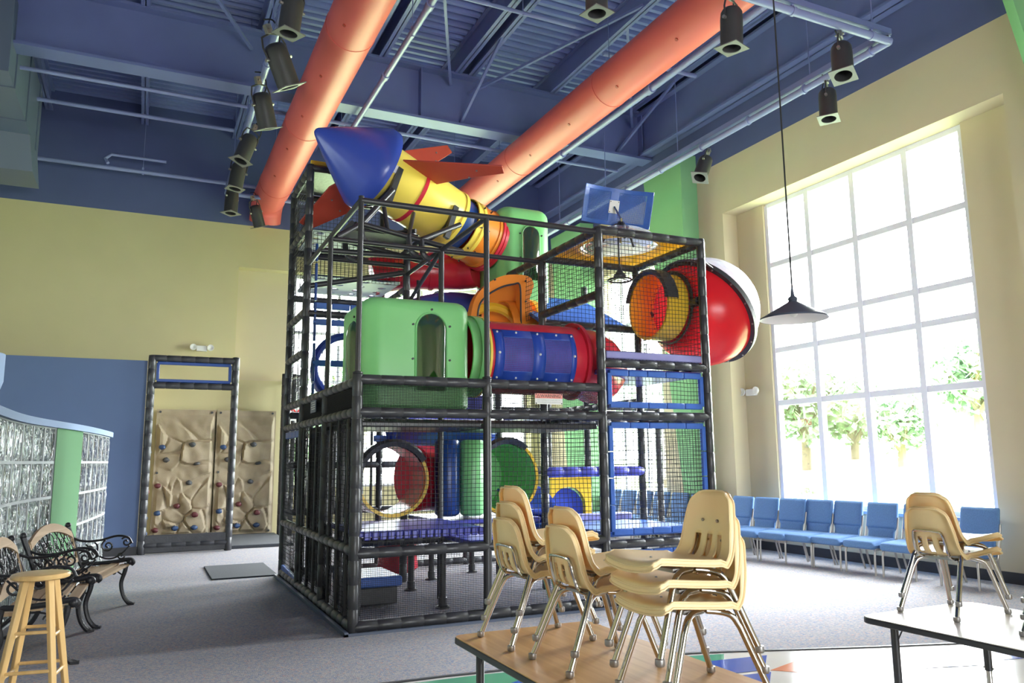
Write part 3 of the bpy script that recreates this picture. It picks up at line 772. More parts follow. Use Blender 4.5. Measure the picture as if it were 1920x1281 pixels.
def text_mesh(body, size, mtx, m, name, parent, font_space=1.0, width=None, bold=False):
    cu = bpy.data.curves.new('txt', 'FONT'); cu.body = body; cu.size = size; cu.align_x = 'CENTER'; cu.align_y = 'CENTER'; cu.extrude = 0.001
    if bold: cu.offset = size * 0.018
    o = bpy.data.objects.new('txt', cu); COL.objects.link(o); bpy.context.view_layer.update()
    me = bpy.data.meshes.new_from_object(o.evaluated_get(bpy.context.evaluated_depsgraph_get()))
    bpy.data.objects.remove(o); bpy.data.curves.remove(cu)
    xs = [v.co.x for v in me.vertices]
    k = 1.0 if not width else width / (max(xs) - min(xs))
    off = BASE[parent]
    for v in me.vertices: v.co = (mtx @ V((v.co.x * k, v.co.y, v.co.z))) - off
    me.materials.clear(); me.materials.append(m)
    r = bpy.data.objects.new(name, me); COL.objects.link(r); r.parent = parent; BASE[r] = off
    return r
def frame_m(c, x, y):
    x = V(x).normalized(); y = V(y).normalized(); z = x.cross(y)
    M = Matrix((x, y, z)).transposed().to_4x4(); M.translation = V(c); return M
t = thing('exit_sign', 'red lettered exit sign seen through the left end of the play frame', 'sign', (2.55, 15.2, 2.36))
b = MB(); b.box(2.42, 2.86, 15.2, 15.26, 2.22, 2.47); b.build('housing', M_white, t)
text_mesh('EXIT', .21, frame_m((2.64, 15.195, 2.345), (1, 0, 0), (0, 0, 1)), mat('exit_red', (.8, .03, .03), .5), 'lettering', t, width=.38, bold=True)
b = MB(); b.box(2.62, 2.66, 15.22, 15.25, 2.47, 3.1); b.box(2.62, 2.66, 15.22, 16.6, 3.07, 3.1); b.build('bracket', M_white, t)

# ------------------------------------------------------------------ classroom chairs and tables
def chair_proto():
    t = thing('stacking_chair', 'x', 'chair', (0, 0, 0))
    prof = smooth_path([(.245, 0, .332), (.225, 0, .348), (.10, 0, .338), (-.04, 0, .328), (-.105, 0, .337), (-.138, 0, .372), (-.152, 0, .43), (-.168, 0, .52), (-.185, 0, .60)], 4)
    nv = len(prof) - 1; nu = 36
    def width(v):
        w = .172 + (.128 - .172) * max(0, (v - .45) / .55) if v > .45 else .172 - .012 * (1 - v / .45)
        e = min(1, v / .10); w *= (1 - (1 - e) ** 3 * .22)
        if v > .80:
            q = (v - .80) / .20; w *= 1 - .10 * q - .16 * q ** 8
        return w
    def fn(u, v):
        j = min(int(v * nv + 1e-6), nv - 1); f = v * nv - j
        p = prof[j].lerp(prof[j + 1], f)
        s = u * 2 - 1
        w = width(v)
        dish = .022 * s * s
        x = p.x; z = p.z
        seat = max(0, min(1, (0.52 - v) / .12)); back = 1 - seat
        z += dish * seat * (.5 if v < .15 else 1) + 0
        x += dish * back * 1.1
        if v > .85 : z -= .018 * abs(s) ** 6 * ((v - .85) / .15) ** 2
        return (x, s * w, z)
    def skip(i, j):
        v = (j + .5) / nv; s = (i + .5) / nu * 2 - 1
        return .545 < v < .745 and any(abs(s - c) < .105 for c in (-.45, 0.0, .45))
    b = MB(); b.grid(fn, nu, nv, skip)
    sh = b.build('seat_shell', M_chair, t, local=True, angle=60, recalc=False)
    md = sh.modifiers.new('thick', 'SOLIDIFY'); md.thickness = .007; md.offset = 0
    b = MB()
    rim = [fn(u / 12, 0) for u in range(13)] + [fn(1, v / 40) for v in range(1, 41)] + [fn(1 - u / 12, 1) for u in range(1, 13)] + [fn(0, 1 - v / 40) for v in range(1, 40)]
    b.tube(rim, .005, 6, closed=True)
    nn_ = len(rim); cen = V((-.05, 0, .40)); low = []
    for p in rim:
        p = V(p); f = max(0, min(1, (p.z - .335) / .09)) if p.x < -.1 else 0
        low.append(p + V((-.004 if p.x < .2 else .004, .004 * (1 if p.y > 0 else -1), -.020)).lerp(V((-.020, .004 * (1 if p.y > 0 else -1), -.006)), f))
    for i in range(nn_):
        j = (i + 1) % nn_; b.poly(rim[i], rim[j], low[j], low[i])
    b.tube(low, .0045, 6, closed=True)
    b.build('shell_rim', M_chair, t, local=True)
    for s in (-1, 1):
        for nm, path in (('front', [(.232, s * .172, .012), (.145, s * .142, .25), (.118, s * .13, .292), (.075, s * .105, .308), (.02, s * .09, .312)]),
                         ('back', [(-.222, s * .172, .012), (-.118, s * .142, .25), (-.09, s * .13, .292), (-.05, s * .105, .306), (.0, s * .09, .312)])):
            p0, p1 = path[0], path[1]
            b = MB(); b.tube([p0] + [p for p in smooth_path(path[1:], 5)], .0125, 10); lg = b.build('leg', M_chrome, t, local=True)
            g = V(p0); d = (V(p0) - V(p1)).normalized()
            b = MB(); b.lathe([(-.016, .012), (-.014, .0175), (.004, .0185), (.011, .015), (.012, 0)], g, (0, 0, -1), 12); b.build('glide', M_glide, lg, local=True)
    b = MB()
    b.tube(smooth_path([(.02, .085, .312), (-.08, .09, .312), (-.130, .097, .335), (-.154, .097, .395), (-.166, .088, .452), (-.173, .06, .466), (-.173, -.06, .466), (-.166, -.088, .452), (-.154, -.097, .395), (-.130, -.097, .335), (-.08, -.09, .312), (.02, -.085, .312)], 4), .0075, 8)
    b.build('back_loop', M_chrome, t, local=True)
    b = MB(); b.box(.06, .11, -.10, .10, .306, .320); b.box(-.09, -.04, -.10, .10, .304, .318); b.build('seat_bracket', M_glide, t, local=True)
    for s in (-1, 1):
        b = MB(); b.lathe([(.002, .006), (.008, .006), (.008, 0)], (-.157, s * .045, .485), (1, 0, -.25), 8); b.build('rivet', M_glide, t, local=True)
        b = MB(); b.lathe([(0, .006), (.006, .004), (.006, 0)], (.09, s * .07, .343), (0, 0, 1), 8); b.build('rivet', M_glide, t, local=True)
    return t
ch0 = chair_proto()
ZT = .56
first = [True]
def put_chair(x, y, k, rz, label, group, jit=0):
    dx, dz = .021 * k, .078 * k
    loc = (x + dx * math.cos(rz), y + dx * math.sin(rz), ZT + dz)
    if first[0]:
        ch0.location = loc; ch0.rotation_euler = (0, 0, rz); ch0['label'] = label; ch0['group'] = group; first[0] = False; return ch0
    return dup(ch0, loc, rz + jit, label, group)
ordn = ['bottom', 'middle', 'topmost']
for k, lab in enumerate(['bottom', 'middle', 'top']):
    put_chair(1.835, 3.655, k, 0.03, f'{lab} yellow chair of the leftmost stack on the wood table', 'yellow chairs stacked on the wood table', (0, -.01, .015)[k])
for k, lab in enumerate(['lower', 'upper']):
    put_chair(1.862, 3.125, k, 0.0, f'{lab} yellow chair of the middle two-chair stack on the wood table', 'yellow chairs stacked on the wood table', (0, .015)[k])
for k, lab in enumerate(['bottom', 'middle', 'top']):
    put_chair(1.985, 2.585, k, PI, f'{lab} yellow chair of the right stack on the wood table, facing left', 'yellow chairs stacked on the wood table', (0, .012, -.012)[k])
for k, lab in enumerate(['lower', 'upper']):
    put_chair(4.25, 3.13, k, 0.03, f'{lab} yellow chair of the two-chair stack on the right table before the blue chairs', 'yellow chairs stacked on the right table', (0, .012)[k])
for k, lab in enumerate(['bottom', 'middle', 'top']):
    put_chair(4.225, 2.41, k, 0.02, f'{lab} chair of the stack whose legs show at the right edge of the photo', 'yellow chairs stacked on the right table', (0, .01, -.01)[k])

def table(label, x0, x1, y0, y1, r, topm, group):
    t = thing('activity_table', label, 'table', ((x0 + x1) / 2, (y0 + y1) / 2, 0), 0, group)
    b = MB(); b.prism(rr_poly(x0 + .004, x1 - .004, y0 + .004, y1 - .004, r), lambda u, v: (u, v, ZT - .005), (0, 0, .005)); b.build('laminate_top', topm, t)
    b = MB(); b.prism(rr_poly(x0, x1, y0, y1, r), lambda u, v: (u, v, ZT - .036), (0, 0, .0325)); b.build('edge_band', M_blackm, t, bevel=.006, label='thick black rubber edge of the table')
    for x in (x0 + .09, x1 - .09):
        for y in (y0 + .09, y1 - .16):
            b = MB(); b.cyl((x, y, .20), (x, y, ZT - .036), .021, n=12); lg = b.build('leg', M_blackm, t)
            b = MB(); b.cyl((x, y, .012), (x, y, .22), .016, n=12); b.build('leg_insert', M_chrome, lg)
            b = MB(); b.lathe([(0, .022), (.012, .022), (.016, .014)], (x, y, 0), (0, 0, 1), 12); b.build('glide', M_glide, lg)
            b = MB(); s = 1 if y < (y0 + y1) / 2 else -1
            b.tube([(x, y, ZT - .14), (x, y + s * .06, ZT - .036)], .004, 6); b.tube([(x, y, ZT - .06), (x, y + s * .02, ZT - .1), (x, y + s * .02, ZT - .036)], .004, 6); b.build('leg_brace', M_blackm, lg)
            b = MB(); b.cyl((x, y - .03, .215), (x, y + .03, .215), .006, n=6); b.build('set_screw', M_glide, lg)
    return t
table('wood laminate activity table in the foreground carrying three yellow chair stacks', 1.49, 2.30, 2.05, 3.92, .05, M_table, 'low activity tables')
table('pale glossy activity table at the lower right edge of the photo', 3.72, 4.66, 1.5, 3.33, .07, mat('pale_laminate', (.80, .74, .66), .3), 'low activity tables')

# ------------------------------------------------------------------ blue upholstered chairs
def church_proto():
    t = thing('upholstered_chair', 'x', 'chair', (0, 0, 0))
    b = MB()
    def seat(u, v):
        a = 2 * PI * u; n_ = 4.5
        cx = abs(math.cos(a)) ** (2 / n_) * (1 if math.cos(a) >= 0 else -1); cz = abs(math.sin(a)) ** (2 / n_) * (1 if math.sin(a) >= 0 else -1)
        y = -1 + 2 * v; sc = (1 - abs(y) ** 12) ** .5 if abs(y) < 1 else 0
        return (.02 + cx * .235 * (.85 + .15 * sc), y * .235, .372 + cz * .058 * sc - .012 * cx)
    b.grid(seat, 32, 20, closeu=True); b.build('seat', M_bluefab, t, local=True, angle=60)
    b = MB()
    def back(u, v):
        a = 2 * PI * u; n_ = 4.0
        cy_ = abs(math.cos(a)) ** (2 / n_) * (1 if math.cos(a) >= 0 else -1); cx = abs(math.sin(a)) ** (2 / n_) * (1 if math.sin(a) >= 0 else -1)
        w = .222 if v > .34 else .185 + (.222 - .185) * max(0, (v - .22) / .12)
        th = .036 if v > .32 else .028
        e = min(1, (1 - v) / .06, v / .03 + .3); e = math.sqrt(max(0, 1 - (1 - e) ** 2))
        z = .40 + v * .46
        return (-.20 - (v * .46) * .20 + cx * th * e + (.012 if .27 < v < .33 else .0) * -cx, cy_ * w * (.97 + .03 * e), z)
    b.grid(back, 28, 26, closeu=True); b.build('backrest', M_bluefab, t, local=True, angle=60)
    for s in (-1, 1):
        b = MB(); b.tube(smooth_path([(.215, s * .215, .0), (.205, s * .215, .25), (.19, s * .21, .305), (.14, s * .205, .322)], 4), .013, 10); b.build('leg', M_legtan, t, local=True)
        b = MB(); b.tube(smooth_path([(-.25, s * .215, .0), (-.17, s * .215, .26), (-.17, s * .222, .34), (-.215, s * .226, .48), (-.26, s * .226, .68)], 4), .013, 10); b.build('leg', M_legtan, t, local=True)
    b = MB(); b.bar((.17, -.21, .312), (.17, .21, .312), .02, .02); b.bar((-.17, -.21, .312), (-.17, .21, .312), .02, .02)
    for s in (-1, 1): b.bar((-.17, s * .21, .312), (.17, s * .21, .312), .02, .02)
    b.build('seat_frame', M_legtan, t, local=True)
    return t
blue0 = church_proto()
rowc = [  # centre x, y, turn
    (8.47, 5.98, .06, 'blue upholstered chair standing apart at the right end of the row, behind the yellow stack'),
    (8.44, 6.72, .05, 'blue chair just left of the yellow stack on the right table'),
    (8.41, 7.25, .03, 'blue chair in the row, second left of the yellow stack on the right table'),
    (8.38, 7.76, .05, 'blue chair in the row, third left of the right yellow stack'),
    (8.32, 8.20, .08, 'blue chair in the row, fourth left of the right yellow stack'),
    (8.24, 8.60, .12, 'blue chair in the row beside the lower left corner of the large window'),
    (8.18, 9.07, .10, 'blue chair half hidden behind the tall yellow stack facing left'),
    (8.16, 9.58, .0, 'blue chair under the left edge of the large window, hidden behind the yellow stack'),
    (8.16, 10.10, .0, 'blue chair by the right post of the play structure'),
    (8.15, 10.62, .0, 'blue chair before the green pilaster, nearest the corner post through the net'),
    (8.15, 11.14, .0, 'blue chair before the green pilaster, second from the corner post through the net'),
    (8.15, 11.66, .0, 'blue chair seen through the net left of the green pilaster'),
    (8.15, 12.18, .0, 'blue chair seen through the net at the right end of the far window'),
    (8.15, 12.70, .0, 'blue chair seen through the net below the middle of the far window'),
    (8.15, 13.22, .0, 'leftmost blue chair seen through the net below the far window'),
]
for i, (x, y, r, lab) in enumerate(rowc):
    g = 'blue upholstered chairs along the right wall'
    if i == 0:
        blue0.location = (x, y, 0); blue0.rotation_euler = (0, 0, PI + r); blue0['label'] = lab; blue0['group'] = g
    else: dup(blue0, (x, y, 0), PI + r, lab, g)

# ------------------------------------------------------------------ benches and stool
def scroll(c, r, a0, turns, ex, ey, n=16, r1=.15):
    return [V(c) + V(ex) * (r * (1 - (1 - r1) * i / n) * math.cos(a0 + turns * 2 * PI * i / n)) + V(ey) * (r * (1 - (1 - r1) * i / n) * math.sin(a0 + turns * 2 * PI * i / n)) for i in range(n + 1)]
def bench_proto():
    t = thing('park_bench', 'x', 'bench', (0, 0, 0))
    L = .62
    for i in range(5):   # seat slats, front is -y
        y = -.24 + i * .095; z = .415 - .012 * abs(i - 1)
        b = MB(); b.obox((0, y, z), (L - .03, 0, 0), (0, .040, 0), (0, 0, .012)); b.build('seat_slat', M_slat, t, local=True, bevel=.004)
    def BK(x, h):  # back plane, leaning
        return V((x, .20 + (h - .42) * .28, h))
    b = MB()      # arched top rail
    n = 16; outer = []; inner = []
    for i in range(n + 1):
        x = -.56 + 1.12 * i / n; a = 1 - (x / .56) ** 2
        outer.append((x, .76 + .12 * a)); inner.append((x, .70 + .10 * a))
    b.prism(outer + inner[::-1], lambda u, v: BK(u, v) + V((0, -.014, 0)), (0, .028, -.008)); b.build('top_rail', M_slat, t, local=True)
    b = MB(); outer = []; inner = []
    for i in range(n + 1):
        x = -.56 + 1.12 * i / n; a = max(0, 1 - (x / .42) ** 2)
        outer.append((x, .50 + .07 * a)); inner.append((x, .455))
    b.prism(outer + inner[::-1], lambda u, v: BK(u, v) + V((0, -.012, 0)), (0, .024, -.007)); b.build('bottom_rail', M_slat, t, local=True)
    for s in (-1, 1):
        b = MB(); b.obox((BK(s * .57, .60)), (.014, 0, 0), (0, .01, 0), BK(0, .74) - BK(0, .60)); b.build('back_stile', M_slat, t, local=True)
    b = MB(); rnd = random.Random(4)
    for i in range(7):    # vine lattice
        x0 = -.48 + .16 * i
        for s in (-1, 1):
            pts = []
            for k in range(13):
                h = .50 + .025 * k
                top = .70 + .10 * (1 - (x0 / .56) ** 2)
                hh = min(h, top); pts.append(BK(x0 + s * .055 * math.sin(k * .55 + i), hh))
            b.tube(pts, .0055, 5)
        for k in range(4):
            h = .53 + .055 * k
            if h < .66 + .10 * (1 - (x0 / .56) ** 2):
                c = BK(x0 + .07 * (-1) ** k, h); b.tube(scroll(c, .042, k * 1.5, 1.1 * (-1) ** k, (1, 0, 0), (0, .27, .96), 12), .005, 5)
                lf = BK(x0 - .05 * (-1) ** k, h + .02); b.sphere(lf, .022, 8, 5, (1, .25, .6))
    b.build('back_lattice', M_iron, t, local=True, label='black cast iron vine lattice')
    for s in (-1, 1):
        x = s * .60
        e = MB()
        e.tube(smooth_path([(x, .335, .82), (x, .315, .76), (x, .265, .64), (x, .20, .46), (x, .17, .40)], 5), [.024] * 21, 8)
        e.tube(smooth_path([(x, .20, .43), (x, .05, .425), (x, -.12, .435), (x, -.25, .455), (x, -.30, .45), (x, -.315, .425), (x, -.295, .405)], 5), .021, 8)
        e.sphere((x, -.285, .435), .036, 10, 8); e.sphere((x, .332, .82), .030, 10, 8)
        es = e.build('end_frame', M_iron, t, local=True)
        for p in ([(x, -.25, .42), (x, -.24, .34), (x, -.21, .22), (x, -.235, .10), (x, -.28, .03), (x, -.32, .004)], [(x, .17, .42), (x, .18, .32), (x, .16, .20), (x, .20, .10), (x, .26, .03), (x, .30, .004)]):
            e = MB(); m_ = len(smooth_path(p, 5)); e.tube(smooth_path(p, 5), [.024 - .004 * math.sin(PI * i / m_) for i in range(m_)], 8)
            e.obox((x, p[-1][1], .010), (.022, 0, 0), (0, .028, 0), (0, 0, .010)); e.build('leg', M_iron, t, local=True)
        e = MB()
        e.tube(smooth_path([(x, .30, .70), (x, .18, .655), (x, .02, .66), (x, -.14, .70), (x, -.25, .68), (x, -.29, .62)], 5), .012, 7)
        e.tube(scroll((x, -.235, .635), .055, .6, 1.4, (0, 1, 0), (0, 0, 1), 18), .009, 6)
        e.tube(scroll((x, -.06, .60), .065, 1.2, -1.5, (0, 1, 0), (0, 0, 1), 20), .009, 6)
        e.tube(scroll((x, .10, .57), .075, 2.0, 1.3, (0, 1, 0), (0, 0, 1), 20), .009, 6)
        e.tube(smooth_path([(x, -.27, .60), (x, -.20, .52), (x, -.10, .47), (x, .02, .50), (x, .15, .62)], 5), .009, 6)
        e.tube(scroll((x, -.19, .50), .04, 3.4, 1.2, (0, 1, 0), (0, 0, 1), 16), .008, 6)
        e.build('armrest', M_iron, t, local=True, label='black scrolled iron armrest')
        e = MB(); e.tube(smooth_path([(x, -.22, .30), (x, -.10, .375), (x, .05, .375), (x, .16, .30)], 5), .008, 6)
        e.tube(scroll((x, -.13, .33), .035, 0, 1.2, (0, 1, 0), (0, 0, 1), 14), .007, 6); e.tube(scroll((x, .06, .33), .035, 2, -1.2, (0, 1, 0), (0, 0, 1), 14), .007, 6)
        e.build('leg_scroll', M_iron, t, local=True)
    e = MB(); e.tube([(-.60, .17, .30), (.60, .17, .30)], .009, 6); e.build('tie_rod', M_iron, t, local=True)
    return t
bn0 = bench_proto()
def bench_at(o, feet_front_a, feet_front_b):
    a = V((*feet_front_a, 0)); c = V((*feet_front_b, 0)); d = (c - a).normalized()
    th = math.atan2(d.y, d.x); mid = (a + c) / 2
    fr = V((math.sin(th), -math.cos(th), 0))
    return tuple(mid - fr * .31), th
loc, th = bench_at(bn0, (-.29, 8.10), (-.03, 9.28))
bn0.location = loc; bn0.rotation_euler = (0, 0, th)
bn0['label'] = 'farther slatted park bench with its back against the green panel'; bn0['group'] = 'park benches with cast iron ends'
loc, th = bench_at(bn0, (-.375, 6.78), (-.335, 7.99))
dup(bn0, loc, th, 'nearer slatted park bench at the left edge, behind the wooden stool', 'park benches with cast iron ends')

def stool():
    cx, cy_ = -.585, 6.50
    cx, cy_ = -.545, 5.92
    sc = 1.0
    t = thing('wooden_stool', 'tall round seat pine stool in front of the nearer bench', 'stool', (cx, cy_, 0))
    H = .728
    b = MB(); b.lathe([(0, .0), (0, .15), (.008, .165), (.022, .168), (.034, .160), (.038, .145), (.038, 0)], (cx, cy_, H), (0, 0, 1), 40); b.build('seat', M_stool, t)
    legs = []
    for a in (45, 135, 225, 315):
        a = math.radians(a - 8); c, s = math.cos(a), math.sin(a)
        top = V((cx + c * .095, cy_ + s * .095, H + .005)); bot = V((cx + c * .225, cy_ + s * .225, 0)); legs.append((top, bot))
        b = MB(); d = bot - top
        x = V((-s, c, 0)); y = d.cross(x).normalized()
        pts = []
        for q, w in ((top, .019), (top.lerp(bot, .5), .0185), (bot, .016)):
            pts += [q + x * w + y * w, q - x * w + y * w, q - x * w - y * w, q + x * w - y * w]
        b.add(pts, [[0, 1, 2, 3], [11, 10, 9, 8]] + [[k * 4 + i, (k + 1) * 4 + i, (k + 1) * 4 + (i + 1) % 4, k * 4 + (i + 1) % 4] for k in range(2) for i in range(4)])
        b.build('leg', M_stool, t, bevel=.004)
    for lv in ((.42, .62), (.50, .70)):
        for i in range(4):
            f = lv[0] + (.035 if i % 2 else 0); f2 = lv[1] + (.035 if i % 2 else 0)
            for ff in ((.43, .74) if lv[0] == .42 else ()):
                ff += .045 if i % 2 else 0
                p = legs[i][0].lerp(legs[i][1], ff); q = legs[(i + 1) % 4][0].lerp(legs[(i + 1) % 4][1], ff)
                b = MB(); b.cyl(p, q, .011, n=10); b.build('stretcher', M_stool, t)
stool()

# ------------------------------------------------------------------ glass block wall
def glass_wall():
    path = smooth_path([(-1.02, 5.6), (-1.09, 6.6), (-1.10, 7.67), (-1.085, 8.3), (-1.03, 8.9), (-.925, 9.55), (-.78, 10.35), (-.66, 11.2), (-.56, 12.2), (-.50, 13.0), (-.53, 13.4), (-.66, 13.7)], 12)
    path = [V((p[0], p[1], 0)) if len(p) == 2 else p for p in [V((q[0], q[1], 0)) for q in path]]
    cum = [0]
    for i in range(1, len(path)): cum.append(cum[-1] + (path[i] - path[i - 1]).length)
    def at(s):
        s = max(0, min(cum[-1] - 1e-5, s))
        for i in range(1, len(cum)):
            if cum[i] >= s:
                f = (s - cum[i - 1]) / (cum[i] - cum[i - 1]); d = (path[i] - path[i - 1]).normalized()
                return path[i - 1].lerp(path[i], f), V((d.y, -d.x, 0))
    def s_of_y(y):
        for i in range(1, len(path)):
            if path[i].y >= y: return cum[i - 1] + (cum[i] - cum[i - 1]) * (y - path[i - 1].y) / (path[i].y - path[i - 1].y)
    t = thing('glass_block_wall', 'curving wall of square wavy glass blocks on the left, with a pale blue cap', 'wall', (-.8, 9.5, 0))
    H = 1.83; rows = 5; bh = H / rows; W = .36; g = .014
    g0, g1 = s_of_y(9.72), s_of_y(10.78)
    def run(s0, s1, ext):
        n = round((s1 - s0) / W); w = (s1 - s0) / n
        for i in range(n):
            for r in range(rows):
                a, c = s0 + i * w + g, s0 + (i + 1) * w - g; z0, z1 = r * bh + g, (r + 1) * bh - g
                def fn(u, v, side):
                    p, nn = at(a + (c - a) * u)
                    e = min(1, min(u, 1 - u, v, 1 - v) / .12); e = math.sin(e * PI / 2)
                    return p + nn * side * (.030 + .016 * e) + V((0, 0, z0 + (z1 - z0) * v))
                for side in (1, -1):
                    bb.grid(lambda u, v: fn(u, v, side), 6, 6)
        for i in range(n + 1):
            p, nn = at(s0 + i * w); d = V((-nn.y, nn.x, 0)); mm.obox(p + V((0, 0, H / 2)), d * g, nn * .042, V((0, 0, H / 2)))
        k = 40
        for r in range(rows + 1):
            z = r * bh
            def strip(u, v):
                p, nn = at(s0 + (s1 - s0) * u); q = [(1, 1), (1, -1), (-1, -1), (-1, 1), (1, 1)][round(v * 4)]
                return p + nn * .042 * q[0] + V((0, 0, max(0, z + g * q[1])))
            mm.grid(strip, k, 4)
    bb = MB(); mm = MB()
    run(0.0, g0, None); run(g1, cum[-1], None)
    bb.build('glass_blocks', M_gblock, t, label='silvery wavy glass blocks', recalc=False); mm.build('mortar_grid', M_mortar, t)
    b = MB()
    def pan(u, v):
        p, nn = at(g0 + (g1 - g0) * u); q = [(1, 0), (1, 1), (-1, 1), (-1, 0), (1, 0)][round(v * 4)]
        return p + nn * .05 * q[0] + V((0, 0, H * q[1]))
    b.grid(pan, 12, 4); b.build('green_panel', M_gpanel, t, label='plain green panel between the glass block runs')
    b = MB()
    def cap(u, v):
        p, nn = at(cum[-1] * u); q = [(1, 0), (1, 1), (-1, 1), (-1, 0), (1, 0)][round(v * 4)]
        return p + nn * .085 * q[0] + V((0, 0, H + .07 * q[1]))
    b.grid(cap, 90, 4); b.build('cap', M_cap, t, label='pale blue wall cap')
glass_wall()
t = thing('curved_soffit', 'rounded pale blue end of a hanging soffit at the far left edge', 'soffit', (-1.75, 9.5, 2.36))
b = MB(); b.lathe([(-.23, .40), (-.06, .45), (.22, .45), (.22, 0)], (-1.80, 9.5, 2.36), (0, 0, 1), 32); b.build('soffit_drum', M_cap, t)
b = MB(); b.cyl((-1.80, 9.5, 2.58), (-1.80, 9.5, 8.66), .02, n=8); b.build('hanger_rod', M_ceil, t)

# ------------------------------------------------------------------ climbing wall
def rock_panel(label, x0, x1, y, z0, z1, seed):
    t = thing('climbing_wall', label, 'climbing wall', ((x0 + x1) / 2, y, z0), 0, 'moulded rock climbing panels')
    nu, nv = 64, 128
    rnd = random.Random(7)
    cells = [(rnd.random(), rnd.random() * 2.1, rnd.uniform(-1, 1), rnd.uniform(-1, 1), rnd.uniform(.1, 1.0)) for _ in range(20)]
    cells += [(.2, .68, .9, .25, 1.25), (.5, .62, .5, .5, 1.0), (.62, 1.35, -.3, .6, 1.1), (.3, .25, .2, .8, 1.15), (.75, .22, -.2, .9, .8)]
    W = x1 - x0; Hh = z1 - z0
    def depth(u, v):
        q = V((u * 2.0, v * 4.2, seed * 0))
        w = noise.noise_vector(q * 1.1) * .10
        a, c = u + w.x, v * 2.1 + w.y
        ds = sorted(((a - cx) ** 2 + (c - cz) ** 2, k) for k, (cx, cz, _, _, _) in enumerate(cells))
        k = ds[0][1]; cx, cz, sx, sz, hh = cells[k]
        edge_ = math.sqrt(ds[1][0]) - math.sqrt(ds[0][0])
        f = .055 * hh + .16 * (sx * (a - cx) + sz * (c - cz)) + .02 * noise.noise(q * 3)
        f = max(f, .0) * min(1, edge_ / .05 + .12) + .008
        e = min(1, min(u, 1 - u) / .10, (1 - v) / .16, v / .05)
        e = max(0, min(1, (e - .25) / .5))
        return .02 + f * e * 1.25
    b = MB(); b.grid(lambda u, v: (x0 + W * u, y - depth(u, v), z0 + Hh * v), nu, nv)
    b.build('rock_face', M_rock, t, angle=28)
    b = MB(); b.box(x0, x1, y - .022, y + .015, z0, z1); b.build('backing_board', M_rock, t)
    spots = [(.12, .70, 'b'), (.62, .72, 'g'), (.72, .57, 'g'), (.60, .42, 'g'), (.2, .60, 'g'), (.08, .40, 'r'), (.42, .24, 'r'), (.72, .17, 'r'), (.10, .19, 'b'), (.40, .07, 'b'), (.72, .07, 'b'), (.08, .06, 'r')]
    for u, v, c in spots:
        p = V((x0 + W * u, y - depth(u, v) - .015, z0 + Hh * v))
        b = MB()
        def bl(a, d):
            th = PI * d; ph = 2 * PI * a; r = 1 + .3 * noise.noise(V((math.cos(ph) * 2 + u * 9, math.sin(ph) * 2, th + v * 9)))
            return (p.x + .062 * r * math.sin(th) * math.cos(ph), p.y + .04 * r * math.sin(th) * math.sin(ph), p.z - .045 * r * math.cos(th))
        b.grid(bl, 12, 8, closeu=True); b.build('climbing_hold', {'b': M_hold_b, 'r': M_hold_r, 'g': M_hold_g}[c], t)
    for u in (.06, .94):
        for v in (.02, .25, .5, .75, .98):
            b = MB(); b.cyl((x0 + W * u, y - .04, z0 + Hh * v), (x0 + W * u, y, z0 + Hh * v), .022, n=8); b.build('bolt', M_hold_g, t)
    return t
rock_panel('left moulded tan climbing panel, framed by the black posts', .20, 1.26, 16.50, .05, 2.47, 1)
rock_panel('right moulded tan climbing panel, next to the play structure', 1.29, 2.42, 16.50, .05, 2.47, 2)
def side_panel():
    t = thing('climbing_wall', 'narrow edge-on climbing panel on the side of the blue block', 'climbing wall', (.02, 15.3, .1), 0, 'moulded rock climbing panels')
    b = MB(); b.grid(lambda u, v: (.03 + .05 * abs(noise.noise(V((u * 4, v * 6, 3)))), 14.2 + 2.2 * u, .1 + 2.4 * v), 30, 40); b.build('rock_face', M_rock, t)
    b = MB(); b.box(0.005, .03, 14.2, 16.4, .1, 2.5); b.build('backing_board', M_rock, t)
    for k in range(7):
        b = MB(); b.sphere((.09, 14.4 + .28 * k, .3 + .9 * ((k * .37) % 1) * 2), .05, 10, 7); b.build('climbing_hold', (M_hold_b, M_hold_r, M_hold_g)[k % 3], t)
side_panel()
b = MB(); b.box(.14, 2.46, 14.25, 16.46, .0, .055); tag(b.build('safety_mat', M_mat, base=(1.3, 15.4, 0), bevel=.01), 'long dark floor mat below the climbing panels', 'mat')
b = MB(); b.box(.86, 1.66, 10.65, 12.0, .0, .018); tag(b.build('doormat', M_mat, base=(1.3, 11.3, 0), bevel=.006), 'dark rectangular doormat on the carpet left of the play structure', 'mat')

# ------------------------------------------------------------------ play structure frame
XA, XB, XC, XD = 1.69, 2.94, 4.22, 5.57
Y0, Y1, Y2, Y3 = 6.81, 8.10, 9.40, 10.55
ps = thing('play_structure', 'four-storey black padded play frame with nets and blue decks in the middle of the hall', 'play structure', (3.6, 8.6, 0))

